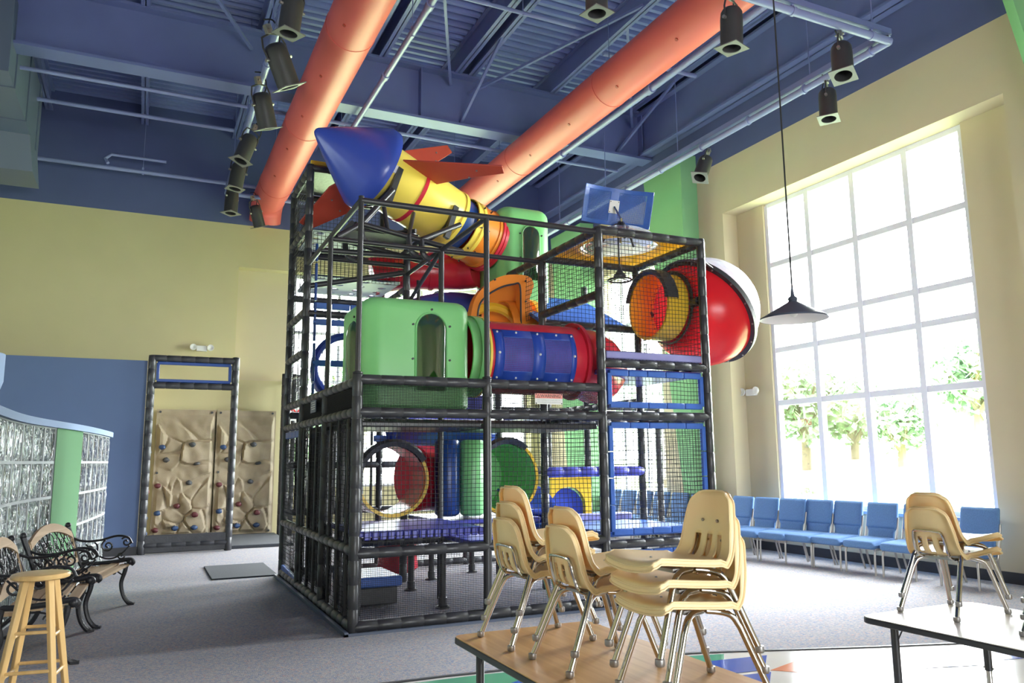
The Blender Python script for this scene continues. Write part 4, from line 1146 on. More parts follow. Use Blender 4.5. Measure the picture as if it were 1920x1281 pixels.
def pad(b, p0, p1, r=.045, step=.21, n=12):
    p0 = V(p0); p1 = V(p1); L = (p1 - p0).length; k = max(1, round(L / step)); prof = []
    for i in range(k):
        a, c = L * i / k, L * (i + 1) / k
        prof += [(a + .001, r * .93), (a + .006, r * .93), (a + .012, r), ((a + c) / 2, r * 1.012), (c - .010, r), (c - .004, r * .93)]
    b.lathe(prof, p0, p1 - p0, n)
def post(x, y, z0, z1, r=.047, parent=ps, m=None):
    b = MB(); pad(b, (x, y, z0), (x, y, z1), r); b.lathe([(0, r), (.012, r * .95), (.02, r * .5), (.02, 0)], (x, y, z1), (0, 0, 1), 12)
    return b.build('post', m or M_black, parent)
def thin(p0, p1, r=.025, name='pipe', parent=ps):
    b = MB(); b.cyl(p0, p1, r, n=10); return b.build(name, M_blackm, parent)
def railp(p0, p1, r=.045, parent=ps, m=None, name='rail'):
    b = MB(); pad(b, p0, p1, r); return b.build(name, m or M_black, parent)
def strap(p0, p1, w, h, m, name, up=(0, 0, 1)):
    b = MB(); p0 = V(p0); p1 = V(p1); L = (p1 - p0).length; k = max(1, round(L / .24))
    for i in range(k):
        b.bar(p0.lerp(p1, i / k) + (p1 - p0) * .004, p0.lerp(p1, (i + 1) / k) - (p1 - p0) * .004, w, h, up)
    return b.build(name, m, ps, bevel=.008)
def net(p00, p10, p01, p11, cell=.045, w=.0028, name='net_panel', wob=.006, seed=0, m=None):
    """woven net over the bilinear patch, real cords"""
    p00, p10, p01, p11 = V(p00), V(p10), V(p01), V(p11)
    nu = max(2, round(((p10 - p00).length + (p11 - p01).length) / 2 / cell)); nv = max(2, round(((p01 - p00).length + (p11 - p10).length) / 2 / cell))
    nrm = (p10 - p00).cross(p01 - p00).normalized()
    eu = (p10 - p00).normalized(); ev = (p01 - p00).normalized()
    def P(i, j):
        u, v = i / nu, j / nv
        q = p00.lerp(p10, u).lerp(p01.lerp(p11, u), v)
        e = min(1, min(u, 1 - u, v, 1 - v) * 6)
        if wob:
            nn = noise.noise_vector(q * 2.3 + V((seed, 0, 0))) * wob * e * 2.4
            q = q + nn
        return q
    b = MB()
    G = [[P(i, j) for i in range(nu + 1)] for j in range(nv + 1)]
    def cord(pts, side):
        k = len(pts); vs_ = []
        for q in pts: vs_ += [q + side * w, q + nrm * w, q - side * w, q - nrm * w]
        fs = [[a * 4 + c, a * 4 + (c + 1) % 4, a * 4 + 4 + (c + 1) % 4, a * 4 + 4 + c] for a in range(k - 1) for c in range(4)]
        b.add(vs_, fs)
    st = 1 if wob else max(nu, nv)
    for j in range(nv + 1): cord(G[j] if wob else [G[j][0], G[j][-1]], ev)
    for i in range(nu + 1): cord([G[j][i] for j in range(nv + 1)] if wob else [G[0][i], G[-1][i]], eu)
    return b.build(name, m or M_cord, ps, recalc=False)
def netr(x0, x1, y0, y1, z0, z1, **k):
    """upright net between two plan points"""
    return net((x0, y0, z0), (x1, y1, z0), (x0, y0, z1), (x1, y1, z1), **k)
def deck(x0, x1, y0, y1, z, m=None, th=.05, name='deck'):
    b = MB(); b.box(x0 + .04, x1 - .04, y0 + .04, y1 - .04, z - th, z); return b.build(name, m or M_deck, ps, bevel=.012)

# posts, front row
post(XA, Y0, 0, 2.22); thin((XA, Y0, 2.2), (XA, Y0, 3.86), .026, 'pipe_post')
post(XB, Y0, 1.86, 2.22); thin((XB, Y0, 0), (XB, Y0, 1.9), .040, 'pipe_post'); thin((XB, Y0, 2.2), (XB, Y0, 3.84), .028, 'pipe_post')
post(XC, Y0, 0, 3.86); post(XD, Y0, 0, 3.88)
post(XA, Y1, 0, 2.15); thin((XA, Y1, 2.1), (XA, Y1, 3.80), .026, 'pipe_post')
thin((XB, Y1, 0), (XB, Y1, 3.8), .032, 'pipe_post')
post(XC, Y1, 0, 3.83); post(XD, Y1, 0, 3.86)
for x in (XA, XB): post(x, Y2, 0, 5.08); post(x, Y3, 0, 5.08)
for x in (XC, XD): post(x, Y2, 0, 3.86); post(x, Y3, 0, 3.2)
# small stay on the top rails
thin((3.10, Y2, 3.3), (3.10, Y2, 3.75), .025, 'pipe_post')
# ground rails
for x0, x1 in ((XA, XB), (XB, XC), (XC, XD)):
    railp((x0, Y0, .055), (x1, Y0, .055), .05); railp((x0, Y3, .055), (x1, Y3, .055), .05)
for y0, y1 in ((Y0, Y1), (Y1, Y2), (Y2, Y3)):
    railp((XA, y0, .055), (XA, y1, .055), .05); railp((XD, y0, .055), (XD, y1, .055), .05)
b = MB(); b.box(XA - .09, XA - .055, Y0 - .09, Y3 + .05, 0, .035); b.box(XA - .09, XD + .09, Y0 - .09, Y0 - .055, 0, .02); b.build('floor_curb', M_galv, ps, label='grey floor strip along the foot of the frame')
# front rails
for x0, x1 in ((XA, XB), (XB, XC)):
    for z in (.66, 1.88, 2.17): railp((x0, Y0, z), (x1, Y0, z))
    thin((x0, Y0, 3.82), (x1, Y0, 3.82), .029)
    thin((x0, Y1, 3.80), (x1, Y1, 3.80), .027)
for z in (.60, 1.89, 2.43, 3.85): railp((XC, Y0, z), (XD, Y0, z))
for y0, y1 in ((Y0, Y1), (Y1, Y2), (Y2, Y3)):
    for z in (.68, 1.88, 2.15): railp((XA, y0, z), (XA, y1, z))
for y0, y1 in ((Y0, Y1), (Y1, Y2)): thin((XA, y0, 3.82), (XA, y1, 3.82), .027); thin((XB, y0, 3.81), (XB, y1, 3.81), .027)
for z in (2.75, 3.25, 4.32, 5.05): railp((XA, Y2, z), (XA, Y3, z))
for z in (3.22, 5.05): railp((XA, Y2, z), (XB, Y2, z))
thin((XA, Y2, 3.55), (XB, Y2, 3.84), .035)
for z in (3.62, 4.25, 5.05): railp((XA, Y3, z), (XB, Y3, z))
for z in (3.62, 5.05): railp((XB, Y2, z), (XB, Y3, z))
thin((XA, Y2, 3.92), (XB, Y2, 3.92), .03); thin((XB, Y2, 3.35), (XC, Y2, 3.35), .03); thin((XB, Y1, 3.81), (XB, Y2, 3.4), .025)
railp((XC, Y0, 3.84), (XC, Y1, 3.84)); railp((XC, Y0, 3.15), (XC, Y1, 3.15)); railp((XC, Y1, 3.84), (XC, Y2, 3.84)); railp((XC, Y0, .6), (XC, Y1, .6)); railp((XC, Y0, 1.88), (XC, Y1, 1.88))
railp((XD, Y0, 3.85), (XD, Y1, 3.85)); railp((XD, Y0, 2.43), (XD, Y1, 2.43)); railp((XD, Y0, 1.88), (XD, Y1, 1.88)); railp((XD, Y0, .6), (XD, Y1, .6))
railp((XC, Y1, 3.84), (XD, Y1, 3.84)); railp((XC, Y1, 2.43), (XD, Y1, 2.43)); railp((XC, Y1, 1.88), (XD, Y1, 1.88)); railp((XC, Y1, 3.05), (XD, Y1, 3.05))
railp((XC, Y1, 1.30), (XD, Y1, 1.30), .06, m=M_deck, name='padded_beam')
for z in (.62, 1.85): railp((XA, Y1, z), (XB, Y1, z)); railp((XB, Y1, z), (XC, Y1, z))
for z in (1.3, 2.1, 3.05): railp((XC, Y2, z), (XD, Y2, z)); railp((XC, Y3, z), (XD, Y3, z))
for z in (.8, 1.4, 2.05): railp((XA, Y3, z), (XB, Y3, z)); railp((XB, Y3, z), (XC, Y3, z))
railp((XD, Y1, 2.15), (XD, Y2, 2.15)); railp((XD, Y2, 2.15), (XD, Y3, 2.15)); railp((XD, Y2, 3.1), (XD, Y3, 3.1)); railp((XD, Y1, 1.3), (XD, Y2, 1.3))
railp((XC, Y2, 3.2), (XC, Y3, 3.2))
# outer leg frame under the bubble
post(6.55, 9.1, 0, 2.2); railp((6.55, 9.1, 2.15), (XD, 9.1, 2.15))
# bar screen at the back
for k in range(9):
    x = XA + .14 + k * .125; thin((x, Y3, .82), (x, Y3, 2.03), .02, 'screen_bar')
# rope lattice on the left side
for k in range(7):
    y = Y0 + .30 + k * .36; thin((XA, y, .08), (XA, y, 1.86), .018, 'screen_bar')
# dark boards inside the left side
for ya, yb in ((7.02, 7.30), (7.36, 7.62), (7.74, 7.98), (8.22, 8.56), (8.60, 8.96), (9.0, 9.30), (9.72, 9.98)):
    b = MB(); b.box(XA + .09, XA + .12, ya, yb, .10, 1.84); b.build('side_board', M_black, ps, bevel=.006)
# legs under decks
for x, y in ((2.78, 7.58), (2.83, 8.75), (3.98, 9.75), (3.3, 9.4)):
    b = MB(); b.cyl((x, y, .0), (x, y, .62), .035, n=12); b.lathe([(0, .075), (.012, .075), (.03, .045), (.10, .045)], (x, y, 0), (0, 0, 1), 12); b.build('deck_leg', M_blackm, ps)
# decks
deck(XA, XB, Y0, Y1, .84); deck(XB, XC, Y1, Y2, .80); deck(XC, XD, Y0, Y1, .72, M_bluepad); deck(XC, XD, Y1, Y2, .70, M_bluepad)
deck(XB, XC, Y0 + .5, Y1, .66)
deck(XA, XB, Y0, Y1, 1.80, M_black); deck(XB, XC, Y0, Y1, 1.80, M_black)
deck(XC, XD, Y0, Y1, 2.38); deck(XC, XD, Y1, Y2, 2.0)
b = MB(); b.box(1.9, 2.45, 7.85, 8.6, .20, .30); b.build('step', M_bluepad, ps, bevel=.02)
b = MB(); b.box(1.93, 2.42, 7.9, 8.55, .02, .20); b.build('step_base', M_black, ps, bevel=.02)
for k in range(16):   # pad ties along the deck edge
    b = MB(); x = XA + .09 + k * .072; b.box(x, x + .058, Y0 + .012, Y0 + .05, .765, .835); b.build('edge_pad', M_deck, ps, bevel=.008)
b = MB(); b.box(XC + .06, XD - .06, Y0 - .01, Y0 + .09, 2.48, 2.56); b.build('edge_pad', M_lav, ps, bevel=.015, label='lavender pad on top of the middle rail')
def holed_deck(x0, x1, y0, y1, z):
    b = MB(); nx, ny = 4, 4
    cw, cd = (x1 - x0) / nx, (y1 - y0) / ny
    for i in range(nx):
        for j in range(ny):
            cx, cy_ = x0 + cw * (i + .5), y0 + cd * (j + .5); n = 16
            for zz in (z, z + .02):
                pts = []
                for k in range(n):
                    a = 2 * PI * k / n; c, s = math.cos(a), math.sin(a); q = max(abs(c), abs(s))
                    pts += [(cx + c / q * cw / 2, cy_ + s / q * cd / 2, zz), (cx + c * .055, cy_ + s * .055, zz)]
                b.add(pts, [[2 * k, 2 * ((k + 1) % n), 2 * ((k + 1) % n) + 1, 2 * k + 1] for k in range(n)])
            b.lathe([(0, .055), (.02, .055)], (cx, cy_, z), (0, 0, 1), 16, capa=False, capb=False)
    return b.build('holed_deck', M_holed, ps, label='pale deck with round holes seen from below', merge=True)
holed_deck(XA + .06, XB - .06, Y2 + .05, Y3 - .05, 3.70); holed_deck(XA + .06, XB - .3, Y2 + .05, Y3 - .05, 4.28)
# roof of the left tower
b = MB(); b.box(XA + .03, XB - .03, Y2 + .03, Y3 - .03, 5.09, 5.12); b.build('tower_roof', M_black, ps, bevel=.01)
b = MB(); b.box(XA + .0, XB - .03, Y2 + .0, Y2 + .05, 5.10, 5.16); b.build('roof_trim', M_pyel, ps, bevel=.01, label='yellow roof trim')
# blue pads on the tower
for z in (3.32, 3.12, 2.62): strap((XA + .08, Y2, z), (XB - .05, Y2, z), .05, .075, M_bluepad, 'blue_pad')
strap((XA + .10, Y2 - .02, .9), (XA + .10, Y2 - .02, 4.1), .03, .045, M_nblue, 'blue_pad', (0, 1, 0))
strap((XA, Y2 + .08, .08), (XA, Y3 - .08, .12), .05, .08, M_bluepad, 'blue_pad'); strap((XA, Y2 + .08, 1.78), (XA, Y3 - .08, 1.78), .05, .08, M_bluepad, 'blue_pad')
# blue framed net openings, right front bay
def blue_frame(x0, x1, y, z0, z1, w=.062):
    for z in (z0, z1): strap((x0, y, z), (x1, y, z), .045, w, M_bluepad, 'blue_pad')
    for x in (x0 + w / 2 - .03, x1 - w / 2 + .03): strap((x, y, z0), (x, y, z1), .045, w * .8, M_bluepad, 'blue_pad', (1, 0, 0))
blue_frame(XC + .085, XD - .085, Y0, .72, 1.79); blue_frame(XC + .085, XD - .085, Y0, 2.0, 2.33)
strap((XC + .06, Y0, .50), (XD - .06, Y0, .50), .05, .075, M_bluepad, 'blue_pad'); strap((XB + .6, Y0 + .5, .55), (XC, Y0 + .5, .55), .05, .075, M_bluepad, 'blue_pad')
strap((XB - .4, Y2, 1.72), (XC, Y2, 1.72), .05, .075, M_bluepad, 'blue_pad')
# nets
netr(XC + .1, XD - .1, Y0, Y0, .75, 1.76, seed=1); netr(XC + .1, XD - .1, Y0, Y0, 2.03, 2.30, seed=2); netr(XC + .06, XD - .06, Y0, Y0, 2.47, 3.80, seed=3)
netr(XD, XD, Y0 + .06, Y1 - .06, .65, 1.84, seed=4); netr(XD, XD, Y0 + .06, Y1 - .06, 2.48, 3.80, cell=.06, seed=5)
netr(XD, XD, Y1, Y2, .65, 2.1, cell=.06, seed=15); netr(XC, XD, Y2, Y2, .7, 2.05, cell=.055, seed=16)
netr(XC, XC, Y0 + .06, Y1 - .06, 3.2, 3.80, cell=.05, seed=6); netr(XC, XD, Y1, Y1, 3.1, 3.8, cell=.055, seed=7)
netr(XB + .04, XC - .06, Y0, Y0, .71, 1.84, seed=8); netr(XC, XC, Y1, Y2, 3.15, 3.8, cell=.055, seed=17)
netr(XA + .05, XB - .04, Y0, Y0, .71, 1.84, cell=.040, w=.0022, seed=9)
for i, (ya, yb) in enumerate(((Y0, Y1), (Y1, Y2), (Y2, Y3))):
    netr(XA, XA, ya + .05, yb - .05, .73, 1.84, cell=.042, seed=20 + i); netr(XA, XA, ya + .05, yb - .05, .11, .63, cell=.042, seed=24 + i)
netr(XA, XA, Y2 + .05, Y3 - .05, 2.2, 3.2, seed=30, cell=.055); netr(XA, XA, Y2 + .05, Y3 - .05, 3.3, 5.0, seed=31, cell=.055)
netr(XA + .06, XB - .06, Y3, Y3, 3.68, 5.0, seed=32, cell=.055); netr(XA + .06, XB - .06, Y2, Y2, 3.66, 4.25, seed=33, cell=.05)
netr(XA + .06, XB - .06, Y3, Y3, 2.1, 3.2, seed=34, cell=.06)
netr(XB, XC, Y2, Y2, .85, 1.8, seed=35, cell=.05); netr(XB, XC, Y3, Y3, .8, 2.0, seed=36, cell=.06)
netr(XB + .04, XC - .04, Y1, Y1, 1.95, 2.30, cell=.03, seed=40); netr(XA + .1, XC - .1, Y3, Y3, .1, .8, cell=.04, seed=41)
# fine mesh infill of the double rails
netr(XA + .05, XB - .03, Y0, Y0, 1.92, 2.13, cell=.014, w=.0024, wob=0, name='fine_mesh'); netr(XB + .05, XC - .05, Y0, Y0, 1.92, 2.13, cell=.014, w=.0022, wob=0, name='fine_mesh')
netr(XA, XA, Y0 + .05, Y1 - .05, 1.92, 2.11, cell=.013, w=.0028, wob=0, name='fine_mesh'); netr(XA, XA, Y1 + .05, Y2 - .05, 1.92, 2.11, cell=.013, w=.0028, wob=0, name='fine_mesh')
netr(XA + .05, XB - .03, Y0, Y0, .10, .62, cell=.016, w=.0015, wob=0, name='fine_mesh'); netr(XB + .05, XC - .05, Y0, Y0, .10, .56, cell=.016, w=.0015, wob=0, name='fine_mesh')
b = MB(); b.add([(XC + .05, Y1 + .05, 3.02), (XD - .05, Y1 + .05, 3.02), (XD - .05, Y2 - .05, 3.62), (XC + .05, Y2 - .05, 3.62), (XC + .05, Y1 + .05, 3.07), (XD - .05, Y1 + .05, 3.07), (XD - .05, Y2 - .05, 3.67), (XC + .05, Y2 - .05, 3.67)], [[3, 2, 1, 0], [4, 5, 6, 7], [0, 1, 5, 4], [1, 2, 6, 5], [2, 3, 7, 6], [3, 0, 4, 7]]); b.build('ramp_deck', M_bluepad, ps, bevel=.012, label='sloping blue deck')
# sloped net climb seen through the right bay
b = MB(); b.box(XC + .1, XD - .1, 8.2, 8.35, .72, .80); b.build('edge_pad', M_lav, ps, bevel=.015)
# roof panel with a round hole over the right bay
def roof_panel():
    b = MB(); cx, cy_ = (XC + XD) / 2, (Y0 + Y1) / 2; hx, hy = (XD - XC) / 2 - .03, (Y1 - Y0) / 2 - .03; n = 48; R = .46
    for zz in (3.875, 3.90):
        pts = []
        for k in range(n):
            a = 2 * PI * k / n; c, s = math.cos(a), math.sin(a); q = max(abs(c) / hx, abs(s) / hy)
            pts += [(cx + c / q, cy_ + s / q, zz), (cx + c * R, cy_ + s * R, zz)]
        b.add(pts, [[2 * k, 2 * ((k + 1) % n), 2 * ((k + 1) % n) + 1, 2 * k + 1] for k in range(n)])
    b.lathe([(0, R), (.025, R)], (cx, cy_, 3.875), (0, 0, 1), n, capa=False, capb=False)
    b.build('roof_panel', M_proof, ps, label='yellow roof panel with a round hole', merge=True)
    b = MB(); b.lathe([(0, R + .05), (.02, R + .05), (.02, R)] + [(.02 + .20 * math.sin(PI / 2 * i / 8), R * math.cos(PI / 2 * i / 8)) for i in range(1, 9)], (cx, cy_, 3.90), (0, 0, 1), 40, capa=False); b.build('roof_dome', M_dome2, ps)
roof_panel()

# dish antenna and the periscope hanging below it
def dish():
    cx, cy_, cz = 4.84, 7.40, 4.36
    t = thing('dish_antenna', 'curved blue mesh dish antenna on the yellow roof of the play frame', 'antenna', (cx, cy_, 3.9))
    W, Hh, D = .82, .42, .17
    fx = V((.96, -.10, -.04)).normalized(); n0 = V((-.25, -.93, -.28)).normalized(); fx = (fx - n0 * fx.dot(n0)).normalized(); up = -n0.cross(fx) if (n0.cross(fx)).z < 0 else n0.cross(fx)
    def P(u, v, off=0):
        s = u * 2 - 1; q = v * 2 - 1
        return V((cx, cy_, cz)) + fx * (s * W / 2) + up * (q * Hh / 2) + n0 * (D * (s * s - .5) + off)
    b = MB()
    def strip(u0, u1, v0, v1, nu, nv):
        for off in (-.006, .006): b.grid(lambda u, v: P(u0 + (u1 - u0) * u, v0 + (v1 - v0) * v, off), nu, nv)
        ring = [P(u0 + (u1 - u0) * i / nu, v0) for i in range(nu + 1)] + [P(u1, v1 + (v0 - v1) * (1 - i / nv)) for i in range(1, nv + 1)] + [P(u1 - (u1 - u0) * i / nu, v1) for i in range(1, nu + 1)] + [P(u0, v1 - (v1 - v0) * i / nv) for i in range(1, nv)]
        b.tube(ring, .0065, 5, closed=True)
    strip(0, 1, 0, .09, 20, 1); strip(0, 1, .91, 1, 20, 1); strip(0, .07, .09, .91, 2, 6); strip(.93, 1, .09, .91, 2, 6); strip(.44, .56, .09, .91, 3, 6)
    b.build('reflector_frame', M_bluepad, t)
    b = MB()
    for (u0, u1) in ((.07, .44), (.56, .93)):
        for k in range(24):
            u = u0 + (u1 - u0) * k / 23; b.tube([P(u, .09 + .82 * i / 3) for i in range(4)], .0038, 4)
        for k in range(26):
            v = .09 + .82 * k / 25; b.tube([P(u0 + (u1 - u0) * i / 5, v) for i in range(6)], .0038, 4)
    b.build('reflector_mesh', M_bluepad, t, label='perforated blue mesh')
    c = P(.5, .5, .012); b = MB(); b.obox(c, fx * .06, up * .075, n0 * .012); pl = b.build('mount_plate', M_white, t)
    for s in (-1, 1):
        for q in (-1, 1):
            b = MB(); b.cyl(c + fx * .048 * s + up * .06 * q, c + fx * .048 * s + up * .06 * q + n0 * .018, .006, n=6); b.build('bolt', M_blackm, pl)
    b = MB(); b.cyl(c + n0 * .02, (cx + .02, cy_ - .08, 4.18), .012, n=8); b.cyl((cx + .02, cy_ - .08, 4.20), (cx + .04, cy_ - .02, 3.92), .016, n=8); b.build('mast', M_chrome, t)
    b = MB()
    for a in (0.2, 2.3, 4.4): b.tube(smooth_path([(cx + .03, cy_ - .05, 4.14), (cx + .03 + .09 * math.cos(a), cy_ - .05 + .09 * math.sin(a), 4.12), (cx + .03 + .24 * math.cos(a), cy_ + .24 * math.sin(a), 3.92)], 4), .016, 6)
    b.sphere((cx + .03, cy_ - .05, 4.13), .05, 10, 8); b.build('tripod', M_black, t)
dish()
t = thing('periscope_horn', 'small black horn with a ring handle hanging under the round roof dome', 'play fitting', (4.88, 7.42, 3.55))
b = MB(); b.cyl((4.88, 7.42, 3.62), (4.88, 7.42, 4.10), .010, n=8); b.build('stem', M_blackm, t)
b = MB(); b.lathe([(0, .07), (.02, .075), (.08, .03), (.13, .015)], (4.88, 7.42, 3.52), (0, 0, 1), 16); b.build('horn', M_blackm, t)
b = MB(); b.tube(arc((4.88, 7.42, 3.49), .135, 0, 2 * PI * 31 / 32, 31, (1, 0, 0), (0, 1, 0)), .011, 6, closed=True)
for a in (0, 2.1, 4.2): b.tube([(4.88, 7.42, 3.52), (4.88 + .135 * math.cos(a), 7.42 + .135 * math.sin(a), 3.49)], .007, 5)
b.build('ring_handle', M_blackm, t)

# warning signs
def warning(label, c, ax, w, h, out):
    t = thing('warning_sign', label, 'sign', c)
    c = V(c); ax = V(ax); out = V(out); up = V((0, 0, 1))
    b = MB(); b.obox(c, ax * w / 2, up * h / 2, out * .002); bd = b.build('sign_board', M_white, t)
    b = MB(); b.obox(c + up * h * .27 + out * .002, ax * (w / 2 - .001), up * h * .225, out * .001); b.build('header_band', M_sign_red, bd)
    M = frame_m(c + up * h * .26 + ax * w * .06 + out * .0035, ax, up)
    text_mesh('WARNING', h * .42, M, M_sign_txt, 'header_lettering', bd, width=w * .74, bold=True)
    tri = MB(); q = c - ax * w * .385 + up * h * .265 + out * .0035
    o3 = [(-.5, -.42), (.5, -.42), (0, .48)]; i3 = [(-.27, -.29), (.27, -.29), (0, .2)]
    s = h * .40
    pts = [q + ax * a * s + up * d * s for a, d in o3 + i3]
    tri.add(pts, [[0, 1, 4, 3], [1, 2, 5, 4], [2, 0, 3, 5]]); tri.build('warning_triangle', M_sign_txt, bd, recalc=False)
    for k, s_ in enumerate(('No running or rough play on', 'this playground equipment')):
        text_mesh(s_, h * .17, frame_m(c - up * h * (.10 + .21 * k) + out * .0035, ax, up), M_sign_grey, 'small_lettering', bd, width=w * .82)
    for a in (-1, 1):
        for d in (-1, 1):
            b = MB(); p = c + ax * a * w * .46 + up * d * h * .42; b.cyl(p, p + out * .006, .006, n=6); b.build('tie', M_cord, bd)
warning('red and white warning sign on the mesh of the front double rail', (3.575, Y0 - .055, 2.035), (1, 0, 0), .305, .105, (0, -1, 0))
t = thing('notice_sign', 'small pale grey notice on the left side of the play frame', 'sign', (XA - .05, 8.6, 2.03))
b = MB(); b.box(XA - .056, XA - .050, 8.38, 8.66, 1.97, 2.10); bd = b.build('sign_board', M_galv, t)
for k in range(4):
    b = MB(); b.box(XA - .0575, XA - .0565, 8.41, 8.63 - .04 * (k % 2), 2.075 - .024 * k, 2.083 - .024 * k); b.build('text_line', M_white, bd)

# climbing wall gate frame
t = thing('climbing_gate', 'tall black padded gate frame standing before the climbing panels', 'frame', (.70, 14.1, 0))
post(.06, 14.1, 0, 3.20, .06, t); post(1.37, 14.1, 0, 3.22, .06, t)
for z in (.14, 2.72, 3.17): railp((.06, 14.1, z), (1.37, 14.1, z), .055, t)
b = MB(); b.box(.10, 1.33, 14.06, 14.14, .02, .30); b.build('kick_board', M_black, t, bevel=.01)
for z in (2.80, 3.09):
    b = MB(); b.bar((.14, 14.1, z), (1.29, 14.1, z), .05, .05); b.build('blue_lining', M_nblue, t, bevel=.008)
for x in (.15, 1.28):
    b = MB(); b.bar((x, 14.1, 2.80), (x, 14.1, 3.09), .05, .05); b.build('blue_lining', M_nblue, t, bevel=.008)
t = thing('door_frame', 'narrow dark post frame between the climbing panel and the play structure', 'frame', (2.60, 16.2, 0))
for x in (2.52, 2.72): post(x, 16.2, 0, 3.2, .05, t)
for z in (.1, 2.5, 3.15): railp((2.52, 16.2, z), (2.72, 16.2, z), .04, t)

# ------------------------------------------------------------------ pods, tubes, rocket, bubble
def rounded_box(b, x0, x1, y0, y1, z0, z1, r, rt):
    """box with round vertical edges (r) and a rounded top edge (rt)"""
    n = 8; m = 5; rings = []
    def ring(ins, z): return [(x, y, z) for x, y in rr_poly(x0 + ins, x1 - ins, y0 + ins, y1 - ins, max(.01, r - ins), n)]
    rings.append(ring(rt * .3, z0)); rings.append(ring(0, z0 + rt * .3)); 
    for i in range(m + 1):
        a = PI / 2 * i / m; rings.append(ring(rt * (1 - math.cos(a)), z1 - rt + rt * math.sin(a)))
    k = len(rings[0]); pts = [p for q in rings for p in q]
    fs = [[j * k + i, j * k + (i + 1) % k, (j + 1) * k + (i + 1) % k, (j + 1) * k + i] for j in range(len(rings) - 1) for i in range(k)]
    fs.append(list(range(k - 1, -1, -1))); fs.append([(len(rings) - 1) * k + i for i in range(k)])
    b.add(pts, fs)
def pod(label, x0, x1, y0, y1, z0, z1, r, rt, wins):
    """hollow moulded pod; wins: list of (axis, centre, width, zlo, zhi)"""
    t = thing('play_pod', label, 'play pod', ((x0 + x1) / 2, (y0 + y1) / 2, z0))
    b = MB(); rounded_box(b, x0, x1, y0, y1, z0, z1, r, rt); sh = b.build('pod_shell', M_pgreen, t)
    cs = []
    b = MB(); rounded_box(b, x0 + .035, x1 - .035, y0 + .035, y1 - .035, z0 + .035, z1 - .035, r - .03, rt - .03); c = b.build('c', M_pgreen); cs.append(c)
    for axn, ce, w, za, zb in wins:
        ap = arch_poly(w, za, zb, 14) if True else None
        b = MB()
        if axn == 'y':
            b.prism(ap, lambda u, v: (ce + u, y0 - .2, v), (0, .45, 0))
        else:
            b.prism(ap, lambda u, v: (x0 - .2, ce + u, v), (x1 - x0 + .4, 0, 0))
        c = b.build('c', M_pgreen); cs.append(c)
    cut(sh, *cs)
    for axn, ce, w, za, zb in wins:
        rr = w / 2
        out = [(-rr, za), (-rr, zb - rr)] + [(-rr * math.cos(PI * i / 12), zb - rr + rr * math.sin(PI * i / 12)) for i in range(1, 13)] + [(rr, za)]
        for side in ((0,) if axn == 'y' else (0, 1)):
            f = (lambda u, v, d: V((ce + u, y0 - d, v))) if axn == 'y' else ((lambda u, v, d: V((x0 - d, ce + u, v))) if side == 0 else (lambda u, v, d: V((x1 + d, ce + u, v))))
            b = MB(); b.tube([f(u, v, .004) for u, v in out], .012, 8); fr = b.build('window_rim', M_pgreen, t)
            b = MB(); n = len(out)
            cz = (za + zb) / 2
            for i in range(n - 1):
                (u0, v0), (u1, v1) = out[i], out[i + 1]
                rows = []
                for k in range(6):
                    q = k / 5; s = math.cos(q * PI / 2); dd = .07 * math.sin(q * PI / 2)
                    rows.append((f(u0 * s, cz + (v0 - cz) * (1 - (1 - s) * .5), dd), f(u1 * s, cz + (v1 - cz) * (1 - (1 - s) * .5), dd)))
                for k in range(5):
                    b.poly(rows[k][0], rows[k][1], rows[k + 1][1], rows[k + 1][0])
            b.build('bubble_window', M_dome, t, angle=80, merge=True)
            for (u, v) in ((0, zb + .035), (-rr - .03, zb - .12), (rr + .03, zb - .12), (-rr - .03, zb - .45), (rr + .03, zb - .45)):
                b = MB(); b.cyl(f(u, v, -.002), f(u, v, .014), .011, n=8); b.build('bolt', M_blackm, t)
    return t
pod('large rounded green pod with arched bubble windows on the upper front corner', XA + .10, XB - .07, Y0 + .18, Y1 - .1, 1.93, 2.99, .18, .11, [('y', 2.44, .31, 2.10, 2.85), ('x', 7.38, .34, 2.10, 2.80)])
pod('smaller green pod with a bubble window at the tail of the rocket', 4.10, 4.86, 9.0, 10.0, 3.45, 4.81, .18, .14, [('y', 4.53, .26, 3.80, 4.54)])

def flange(b, c, ax, r, w=.05, th=.03): b.lathe([(-w / 2, r), (-w / 2, r + th), (w / 2, r + th), (w / 2, r)], c, ax, 36, capa=False, capb=False)
def hollow(b, p0, p1, r, th=.025, n=40):
    p0 = V(p0); p1 = V(p1); L = (p1 - p0).length
    b.lathe([(0, r - th), (0, r), (L, r), (L, r - th), (0, r - th)], p0, p1 - p0, n, capa=False, capb=False)

# red crawl tube with a blue window panel
t = thing('crawl_tube', 'red crawl tube with a blue mesh window panel, running right from the large green pod', 'play tube', (3.6, 7.36, 2.52))
tz, ty, tr = 2.50, 7.34, .375
b = MB(); hollow(b, (3.02, ty, tz), (4.20, ty, tz), tr); b.build('tube_shell', M_pred, t)
b = MB(); hollow(b, (2.86, ty, tz), (3.03, ty, tz), tr + .025); flange(b, (2.985, ty, tz), (1, 0, 0), tr, .08, .04); b.build('green_collar', M_pgreen, t)
b = MB(); flange(b, (3.045, ty, tz), (1, 0, 0), tr, .025, .042); b.build('yellow_ring', M_ryel, t)
b = MB(); flange(b, (4.17, ty, tz), (1, 0, 0), tr, .04, .045); b.tube([(4.10, ty, tz), (4.22, ty, tz), (4.34, ty + .02, tz), (4.48, ty + .10, tz - .02), (4.6, ty + .22, tz - .04), (4.68, ty + .40, tz - .06)], tr - .01, 32, caps=False); b.build('elbow', M_pred, t)
